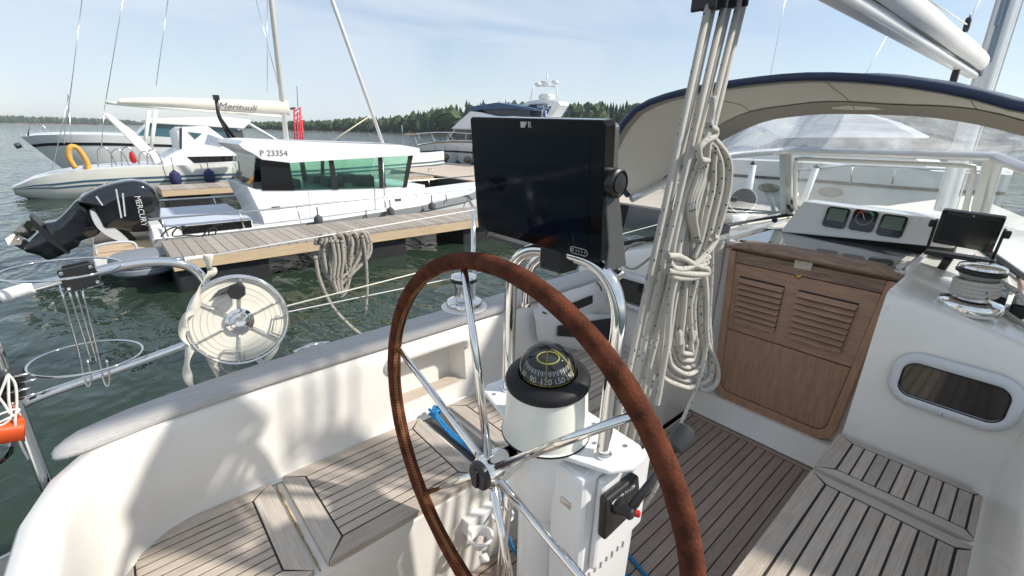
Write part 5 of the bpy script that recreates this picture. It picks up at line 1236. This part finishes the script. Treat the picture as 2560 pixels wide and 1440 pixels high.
# mast, boom with cover, stays
mt0, mt1 = sbp([(724, 420), (678, 0)], YS); d = (mt1-mt0); MB().tube([mt0, mt0+d*3.2], .10, 14).build('mast', mat('cream_spar', (.76, .74, .68), .4), sb)
A = sbp([(298, 252), (420, 258), (560, 268), (700, 278), (722, 282)], YS); hts = [.20, .26, .30, .40, .62]
m = MB(); rows = []
for p, h in zip(spl(A, 4), resample([Vector((0, 0, h)) for h in hts], len(spl(A, 4)))):
    h = h.z; rows.append([p+Vector((0, .16*math.cos(t), h*.5+h*.5*math.sin(t)-.12)) for t in [i*math.pi/8 for i in range(16)]])
m.loft(rows, True, True); co = m.build('sail_cover', SAILC, sb)
q = sbp([(545, 272)], YS-.168)[0]; text('Merituuli', .36, q, (1, 0, -.035), (0, 0, 1), mat('grey_lettering', (.16, .16, .17), .5), co, shear=.35, depth=.004)
MB().tube(sbp([(262, 255), (300, 260)], YS)+sbp([(715, 292)], YS), .06, 8).build('boom', CREAM, sb)
for (a, b) in (((265, 250), (322, -90)), ((168, 300), (205, 0)), ((160, 360), (170, 235)), ((262, 262), (250, 405)), ((172, 240), (130, 425)), ((172, 260), (182, 420)), ((390, 215), (420, 0)), ((640, 0), (700, 230)), ((668, 0), (668, 230))):
    a_, b_ = sbp([a, b], YS+rng.uniform(-.6, .6)); MB().tube([a_, b_], .012, 5).build('stay', STEEL, sb)
fs = sbp([(830, 0), (962, 372)], YS-.1); d = fs[0]-fs[1]; MB().tube([fs[1], fs[0], fs[1]+d*3], [.075, .085, .03], 10).build('furled_jib', mat('furled_sail', (.72, .72, .71), .7), sb)
MB().tube(sbp([(822, 358), (925, 290)], YS-.2), .03, 6).build('jib_sheet', mat('yellowed_rope', (.60, .55, .40), .8), sb)
# cockpit clutter on the sailing boat
hb_ = sbp([(196, 396)], YS-1.2)[0]; t = thing('lifebuoy', 'yellow horseshoe lifebuoy on the stern of the cream sailing boat', 'lifebuoy', hb_)
m = MB(); m.tube(spl([hb_+Vector((-.13, 0, -.30)), hb_+Vector((-.21, 0, .05)), hb_+Vector((-.12, 0, .34)), hb_+Vector((.05, .05, .30)), hb_+Vector((.17, .08, -.08)), hb_+Vector((.17, .1, -.38))], 6), .075, 12); m.build('cushion', mat('yellow_cover', (.66, .36, .08), .7), t)
for px, py, m_, nm in ((330, 385, RED, 'red bag'), (215, 415, LGREY, 'grey bag')):
    q = sbp([(px, py)], YS-.9)[0]; t = thing('gear_bag', nm+' in the cockpit of the cream sailing boat', 'bag', q-Vector((0, 0, .3)))
    m = MB(); m.lathe([(.04, -.3), (.09, -.25), (.10, -.1), (.07, .05), (.03, .08)], q, (0, 0, 1), 12); m.build('sack', m_, t)
for k, (px, py) in enumerate(((240, 400), (275, 405), (300, 400), (345, 410), (365, 405))):
    q = sbp([(px, py)], YS-1.1)[0]
    o = MB().tube(spl([q+Vector((0, 0, -.3)), q+Vector((.1, .0, .3)), q+Vector((.35, .0, .35)), q+Vector((.5, 0, -.3))], 5), .022, 6).build('stern_rail', STEEL, sb)
for k, (px, py) in enumerate(((436, 434), (522, 430), (603, 430))):
    q = P(px, py, y=YS-1.86); fender(('left', 'middle', 'right')[k]+' navy fender on the side of the cream sailing boat', (q.x, YS-1.86, q.z+.12), .48, .17, mat('navy_fender', (.025, .03, .10), .7), 'fenders of the sailing boat')
# black davit arm
dv_ = thing('davit', 'black jointed davit post behind the cabin boat roof', 'davit', sbp([(600, 360)], 19)[0])
MB().tube([Vector(p) for p in sbp([(540, 245), (546, 285), (552, 298), (590, 350)], 18.6)], .055, 8).build('arm', BLK, dv_)
MB().tube([Vector(p) for p in sbp([(546, 290), (575, 348)], 18.6)], .045, 8).build('strut', BLK, dv_)
MB().box(*[Vector(sbp([p], 18.6)[0])+Vector((0, dy, 0)) for p, dy in (((534, 250), -.1), ((546, 238), .1))]).build('light_head', BLK, dv_)
q0, q1 = sbp([(560, 352)], 18.6)[0], sbp([(605, 348)], 18.6)[0]
MB().box((q0.x, 18.2, q0.z-.1), (q1.x+.4, 19.0, q0.z)).build('foot', BLK, dv_)
MB().tube([Vector((q0.x+.5, 18.6, q0.z-.05)), Vector((q0.x+.5, 18.6, .1))], .06, 8).build('post', BLK, dv_)

# ---- white motorboat behind it
YM = 32
mbt = thing('motorboat', 'white motorboat with black sheer stripe, bow to the left, behind the sailing boat', 'motorboat', (3, YM, 0))
xb = P(50, 345, y=YM).x
st = []
for px, py, hb, fl in ((52, 343, .08, .9), (90, 338, .75, .9), (160, 336, 1.25, .8), (260, 337, 1.55, .6), (400, 343, 1.65, .4), (560, 352, 1.6, .3), (640, 356, 1.5, .3)):
    q = P(px, py, y=YM-hb); st.append((q.x-xb, hb, q.z, fl))
# raked stem: shift lower points aft at the bow
rr_ = hull_rings(st, (1, 0, 0), (xb, YM, 0))
for i, q in enumerate(rr_[:3]):
    for p in q: p.x += max(0, (st[i][2]-p.z))*(.75, .55, .25)[i]
m = MB(); m.loft(rr_, False, False); m.add(rr_[-1], [tuple(range(len(rr_[-1])))]); m.build('hull', WPAINT, mbt)
m = MB(); m.loft([[q[0], (q[0]+q[-1])/2+Vector((0, 0, .10)), q[-1]] for q in rr_], False, False); m.build('deck', WPAINT, mbt)
stripe(mbt, rr_, .20, .27, BLK, 'sheer_stripe', -1, .02)
def mp_(pts, y): return [Vector((P(a, b, y=y).x, y, P(a, b, y=y).z)) for a, b in pts]
MB().prism(mp_([(335, 348), (370, 310), (385, 305), (590, 318), (610, 350)], YM-1.2), (0, 2.4, 0)).build('cabin_glass', BLUEG, mbt)
MB().prism(mp_([(362, 300), (380, 296), (560, 292), (625, 300), (628, 305), (610, 322), (540, 318), (372, 308)], YM-1.4), (0, 2.8, 0)).build('hardtop', WPAINT, mbt, bevel=.04)
MB().prism(mp_([(436, 315), (448, 315), (445, 352), (436, 352)], YM-1.24), (0, .05, 0)).build('pillar', LGREY, mbt)
a = mp_([(610, 302), (700, 355)], YM-1.3); MB().tube(a, .08, 8).build('stern_pole', WPAINT, mbt)
MB().prism(mp_([(570, 335), (605, 325), (612, 350), (560, 352)], YM-1.22), (0, .06, 0)).build('side_screen', DGREY, mbt)
a = mp_([(70, 340), (75, 312), (105, 312), (130, 338)], YM-.5); MB().tube(a, .035, 6).build('bow_rail', STEEL, mbt)
a = mp_([(52, 362), (38, 366)], YM); MB().tube(a, .12, 8).build('anchor', DGREY, mbt)

# ---- flybridge cruiser beyond the walkway (lies across)
XF = 16.3
fb = thing('flybridge_cruiser', 'white flybridge motor cruiser with blue canopy and radar arch beyond the walkway', 'motor cruiser', (XF+2, 20, 0))
def fx(pts, x=XF): return [Vector((x, P(a, b, x=x).y, P(a, b, x=x).z)) for a, b in pts]
yb0 = P(1042, 368, x=XF+1.9).y
st = []
for px, py, hb, fl in ((1041, 366, .06, .9), (1056, 362, .7, .9), (1085, 358, 1.25, .8), (1125, 355, 1.7, .6), (1180, 356, 1.95, .45), (1260, 360, 2.0, .3), (1345, 366, 2.0, .25), (1400, 370, 1.9, .2)):
    q = P(px, py, x=XF+2-hb); st.append((yb0-q.y, hb, q.z, fl))
rf = hull_rings(st, (0, -1, 0), (XF+2, yb0, 0))
for i, q in enumerate(rf[:3]):
    for p in q: p.y -= max(0, (st[i][2]-p.z))*(1.0, .7, .3)[i]
m = MB(); m.loft(rf, False, False); m.add(rf[-1], [tuple(range(len(rf[-1])))]); m.build('hull', WPAINT, fb)
m = MB(); m.loft([[q[0], (q[0]+q[-1])/2+Vector((0, 0, .15)), q[-1]] for q in rf], False, False); m.build('deck', WPAINT, fb)
sd_ = -1 if (rf[4][0].x > rf[4][-1].x) else 1
stripe(fb, rf, .30, .36, mat('dark_rubrail', (.03, .028, .03), .5), 'rub_rail', sd_, .03); stripe(fb, rf, -.03, .015, mat('teak_rail', (.22, .10, .06), .5), 'toe_rail', sd_, .02)
m = fx([(1115, 352), (1136, 322), (1185, 322), (1345, 328), (1350, 368), (1180, 358)], XF+.6)
MB().prism(m, (2.8, 0, 0)).build('deckhouse', WPAINT, fb, bevel=.05)
MB().prism(fx([(1120, 349), (1138, 324), (1180, 325), (1184, 350)], XF+.57), (.04, 0, 0)).build('side_window', DARKG, fb)
MB().prism(fx([(1190, 326), (1300, 330), (1300, 352), (1194, 350)], XF+.57), (.04, 0, 0)).build('side_window', DARKG, fb)
MB().prism(fx([(1126, 322), (1150, 300), (1175, 278), (1195, 280), (1245, 292), (1280, 290), (1300, 292), (1300, 330), (1180, 324)], XF+.35), (2.6, 0, 0)).build('flybridge', WPAINT, fb, bevel=.06)
MB().prism(fx([(1195, 272), (1230, 268), (1290, 270), (1325, 274), (1325, 292), (1260, 290), (1240, 288)], XF+.8), (2.2, 0, 0)).build('canopy_screen', mat('dark_blue_screen', (.02, .03, .05), .2), fb)
MB().prism(fx([(1174, 268), (1178, 266), (1242, 256), (1290, 264), (1335, 272), (1330, 277), (1290, 272), (1200, 274), (1176, 280)], XF+.6), (2.6, 0, 0)).build('canopy', mat('slate_blue_canvas', (.06, .11, .19), .8), fb, bevel=.02)
MB().prism(fx([(1255, 290), (1320, 252), (1345, 249), (1395, 253), (1400, 262), (1380, 292), (1362, 292), (1378, 268), (1368, 260), (1325, 262), (1285, 292)], XF+1.4), (.7, 0, 0)).build('radar_arch', WPAINT, fb, bevel=.05)
c = fx([(1367, 243)], XF+2)[0]; MB().lathe([(.3, -.2), (.42, -.12), (.44, .05), (.35, .14), (.05, .17)], c, (0, 0, 1), 18).build('radar_dome', WPLAST, fb)
for a in ([(1326, 250), (1334, 215)], [(1392, 252), (1392, 222), (1384, 216)], [(1340, 214), (1385, 216)], [(1368, 214), (1368, 183)]):
    MB().tube(fx(a, XF+2), .035, 6).build('antenna_mast', WPLAST, fb)
for a in ((1345, 212), (1360, 208), (1388, 207)):
    MB().lathe([(.05, -.1), (.18, 0), (.16, .1), (.02, .14)], fx([a], XF+2)[0], (0, 0, 1), 12).build('antenna', WPLAST, fb)
rl = fx([(1034, 340), (1040, 334), (1090, 331), (1130, 331), (1180, 334), (1300, 340)], XF+.4); MB().tube(rl, .03, 6).build('bow_rail', CHROME, fb)
for a in (((1036, 338), (1044, 362)), ((1046, 334), (1050, 350)), ((1078, 333), (1088, 356)), ((1125, 332), (1112, 352)), ((1124, 332), (1136, 354)), ((1166, 334), (1164, 354))):
    MB().tube(fx(a, XF+.4), .022, 6).build('rail_post', CHROME, fb)
for k, (px, py) in enumerate(((1114, 392), (1168, 399))):
    c = fx([(px, py)], XF-.12)[0]; MB().inflate([c+Vector((0, .36*math.cos(t), .20*math.sin(t))) for t in [i*math.pi/9 for i in range(18)]], (1, 0, 0), .05).build('porthole', mat('bronze_pane', (.12, .10, .07), .15), fb)
for k, (px, py) in enumerate(((1089, 408), (1113, 412), (1144, 416), (1181, 420))):
    c = fx([(px, py)], XF-.35)[0]; fender(('first', 'second', 'third', 'fourth')[k]+' black fender from the bow of the flybridge cruiser', (c.x, c.y, c.z+.35), .85, .24, mat('black_fender', (.02, .02, .025), .6), 'fenders of the flybridge cruiser')
fg = fx([(1354, 292), (1360, 272)], XF); fl_ = thing('flag', 'blue and white flag under the radar arch of the flybridge cruiser', 'flag', fg[0])
MB().tube([fg[0], fg[1]], .02, 6).build('staff', WPLAST, fl_); q = fx([(1354, 274), (1366, 276), (1366, 290), (1355, 292)], XF+.02); MB().prism(q, (.02, 0, 0)).build('cloth', mat('flag_white', (.8, .8, .8), .8), fl_)
q = fx([(1357, 274), (1361, 275), (1362, 291), (1357, 291)], XF-.01); MB().prism(q, (.02, 0, 0)).build('cross', mat('flag_blue', (.02, .10, .45), .8), fl_)

# ---- big white motor yacht ahead, seen through the windscreen
XR = 14.6
ry = thing('motor_yacht', 'large white motor yacht with black rubbing strake seen through the windscreen', 'motor yacht', (XR+2, 4, 0))
def rx_(pts, x=XR): return [Vector((x, P(a, b, x=x).y, P(a, b, x=x).z)) for a, b in pts]
yb1 = P(1500, 440, x=XR+2).y; st = []
for px, py, hb, fl in ((1760, 398, 1.9, .1), (1800, 398, 2.0, .15), (1850, 400, 2.0, .2), (2050, 408, 1.9, .3), (2250, 422, 1.5, .5), (2400, 432, .9, .7), (2500, 436, .3, .8), (2530, 438, .05, .8)):
    q = P(px, py, x=XR+2-hb); st.append((yb1-q.y, hb, q.z, fl))
rg = hull_rings(st, (0, -1, 0), (XR+2, yb1, 0)); m = MB(); m.loft(rg, False, False); m.add(rg[0], [tuple(range(len(rg[0])))]); m.build('hull', WPAINT, ry)
m = MB(); m.loft([[q[0], (q[0]+q[-1])/2+Vector((0, 0, .15)), q[-1]] for q in rg], False, False); m.build('deck', WPAINT, ry)
sd_ = -1 if (rg[3][0].x > rg[3][-1].x) else 1
stripe(ry, rg, .26, .31, BLK, 'rub_rail', sd_, .03)
sq_ = rx_([(1790, 400), (1800, 345), (1840, 300), (1900, 270), (2060, 262), (2130, 280), (2200, 300), (2280, 338), (2278, 344), (2000, 344), (1960, 345), (1900, 365), (1880, 400)], XR+.9)
sn = [p+Vector(((p.z-2.2)*1.3 if p.z > 2.2 else 0, 0, 0)) for p in sq_]; MB().loft([sn, [Vector((XR+3.4, p.y, p.z)) for p in sq_]], True, True, smooth=False).build('superstructure', WPAINT, ry)
MB().prism(rx_([(1890, 372), (1945, 347), (2240, 347), (2190, 380), (1900, 378)], XR+.95), (2.2, 0, 0)).build('window_band', mat('blue_grey_pane', (.10, .13, .17), .1), ry)
MB().prism(rx_([(1850, 378), (2270, 380), (2330, 425), (1850, 405)], XR+.7), (2.6, 0, 0)).build('deckhouse', WPAINT, ry, bevel=.05)
for px, py in ((1922, 470), (2076, 480)):
    c = rx_([(px, py)], XR-.06)[0]; MB().inflate([c+Vector((0, .30*math.cos(t), .13*math.sin(t))) for t in [i*math.pi/9 for i in range(18)]], (1, 0, 0), .04).build('porthole', mat('olive_pane', (.18, .17, .12), .2), ry)
MB().tube(rx_([(1780, 430), (1860, 436), (2000, 424), (2130, 412), (2300, 420), (2500, 430)], XR+.1), .03, 6).build('guard_rail', WPLAST, ry)
for a in (((2130, 412), (2128, 458)), ((1992, 424), (1988, 455)), ((2240, 416), (2230, 460)), ((2400, 425), (2395, 455))): MB().tube(rx_(a, XR+.1), .02, 6).build('rail_post', STEEL, ry)

# red lattice sea mark
rb = thing('sea_mark', 'red lattice sea mark standing in the water beyond the mast', 'sea mark', P(747, 358, z=0))
def rm(pts): return [Vector((P(a, b, y=66).x, 66, P(a, b, y=66).z)) for a, b in pts]
RM = mat('red_steel', (.62, .03, .05), .5)
for a in (((738, 356), (735, 272)), ((744, 356), (744, 280)), ((752, 356), (750, 270)), ((758, 356), (755, 300))): MB().tube([Vector((rm(a)[0].x, 66, -.5)), rm(a)[0], rm(a)[1]], .10, 6).build('leg', RM, rb)
for k in range(7):
    yy = 350-12*k; MB().tube(rm(((737, yy), (757 if yy > 300 else 752, yy-10))), .07, 5).build('brace', RM, rb)
MB().tube(rm(((726, 272), (738, 270))), .14, 6).build('lamp_arm', DGREY, rb); MB().tube(rm(((745, 272), (742, 215))), .04, 5).build('aerial', DGREY, rb)

# ================================================================== shores and woods
GRS = mat('rocky_shore', (.30, .20, .13), .9, noise=.5, nscale=.05, col2=(.10, .13, .05))
FOL = [mat('pine_foliage', (.030, .060, .026), .9, noise=.6, nscale=.12, col2=(.014, .030, .016)), mat('leaf_foliage', (.065, .10, .035), .9, noise=.6, nscale=.12, col2=(.03, .055, .02))]
def shore(name, px0, px1, dist, width, hmax, treeh, dens, conif, seed, prof=None):
    """low wooded island lying across the view between two picture columns at a given distance"""
    rg_ = random.Random(seed); a = P(px0, 330, d=1)-CAM; b = P(px1, 330, d=1)-CAM; a.z = b.z = 0; a = a.normalized()*dist[0]; b = b.normalized()*dist[1]
    n = 40; m = MB(); rows = []; out = ((a+b)/2).normalized()
    def height(t): return hmax*(prof(t) if prof else math.sin(math.pi*min(1, max(0, t)))**.5)
    for i in range(n+1):
        t = i/n; c = a.lerp(b, t); h = height(t)*(.8+.2*math.sin(i*1.7+seed))
        rows.append([c+Vector((0, 0, -1)), c+out*2+Vector((0, 0, .35+.25*math.sin(i*2.3))), c+out*width*.12+Vector((0, 0, .15*h+.5)), c+out*width*.5+Vector((0, 0, h)), c+out*width+Vector((0, 0, -1))])
    m.loft(rows, False, False); struct(m.build(name, GRS, None))
    for kind in (0, 1):
        m = MB(); cnt = int(dens*(conif if kind == 0 else 1-conif))
        for _ in range(cnt):
            t = rg_.random(); u = rg_.random()**1.3; c = a.lerp(b, t)+out*(width*(.06+.6*u)); c.z = height(t)*(min(1, .15+1.7*u) if u < .5 else 1)*.9
            th = treeh*(.45+.8*rg_.random()**1.4)*(prof(t)**.5 if prof else 1); r0 = th*(.16 if kind == 0 else .30)*(.7+.6*rg_.random())
            ns = 7
            if kind == 0: layers = [(.08, .15), (.16, 1.0), (.34, .55), (.36, .85), (.55, .42), (.57, .62), (.76, .25), (.78, .38), (1.0, .03)]
            else: layers = [(.05, .12), (.2, .55), (.38, .95), (.55, 1.0), (.75, .8), (.9, .45), (1.0, .08)]
            rings = []
            for hh, rr in layers:
                rings.append([c+Vector((math.cos(2*math.pi*k/ns+hh*3)*r0*rr*(.65+.7*rg_.random()), math.sin(2*math.pi*k/ns+hh*3)*r0*rr*(.65+.7*rg_.random()), th*(hh+rg_.uniform(-.03, .03)))) for k in range(ns)])
            m.loft(rings, True, False, smooth=False)
        if cnt: struct(m.build('distant_wood', FOL[kind], None), 'stuff')
shore('far_shore', -500, 420, (1600, 1600), 300, 7, 11, 2600, .55, 1, lambda t: .5+.5*math.sin(math.pi*t)**.5 if t < .9 else .35+.3*(1-t)*10*.5)
shore('far_shore', 380, 740, (1150, 750), 150, 2, 10, 1000, .5, 2, lambda t: .35+.5*t)
shore('wooded_point', 640, 1130, (560, 330), 60, 2, 11, 800, .40, 3, lambda t: .30+.7*t**1.5)
shore('wooded_point', 1010, 1700, (290, 270), 70, 4, 14, 900, .75, 4, lambda t: min(1, .5+2*t))
shore('wooded_point', 1650, 3000, (290, 320), 70, 4, 13, 900, .7, 5, lambda t: 1)
# small white sail on the horizon and a marker pole near the woods
q = P(1006, 338, z=0); q2 = P(1006, 338, d=1)-CAM; q2.z = 0; q2 = CAM*0+q2.normalized()*200
mk = thing('marker_pole', 'thin pale marker pole in the water before the woods', 'marker', (q2.x, q2.y, 0))
MB().tube([(q2.x, q2.y, -.5), (q2.x, q2.y, 4.2)], .12, 6).build('pole', LGREY, mk)

# ================================================================== air
hm = bpy.data.materials.new('summer_haze'); hm.use_nodes = True; hn = hm.node_tree.nodes; hn.clear()
ho_ = hn.new('ShaderNodeOutputMaterial'); hv = hn.new('ShaderNodeVolumePrincipled'); hv.inputs['Color'].default_value = (.86, .92, 1, 1); hv.inputs['Density'].default_value = .0002; hv.inputs['Anisotropy'].default_value = .2
hm.node_tree.links.new(hv.outputs[0], ho_.inputs['Volume'])
struct(MB().box((-2650, -2650, -2), (2650, 2650, 34)).build('haze', hm, None), 'stuff')
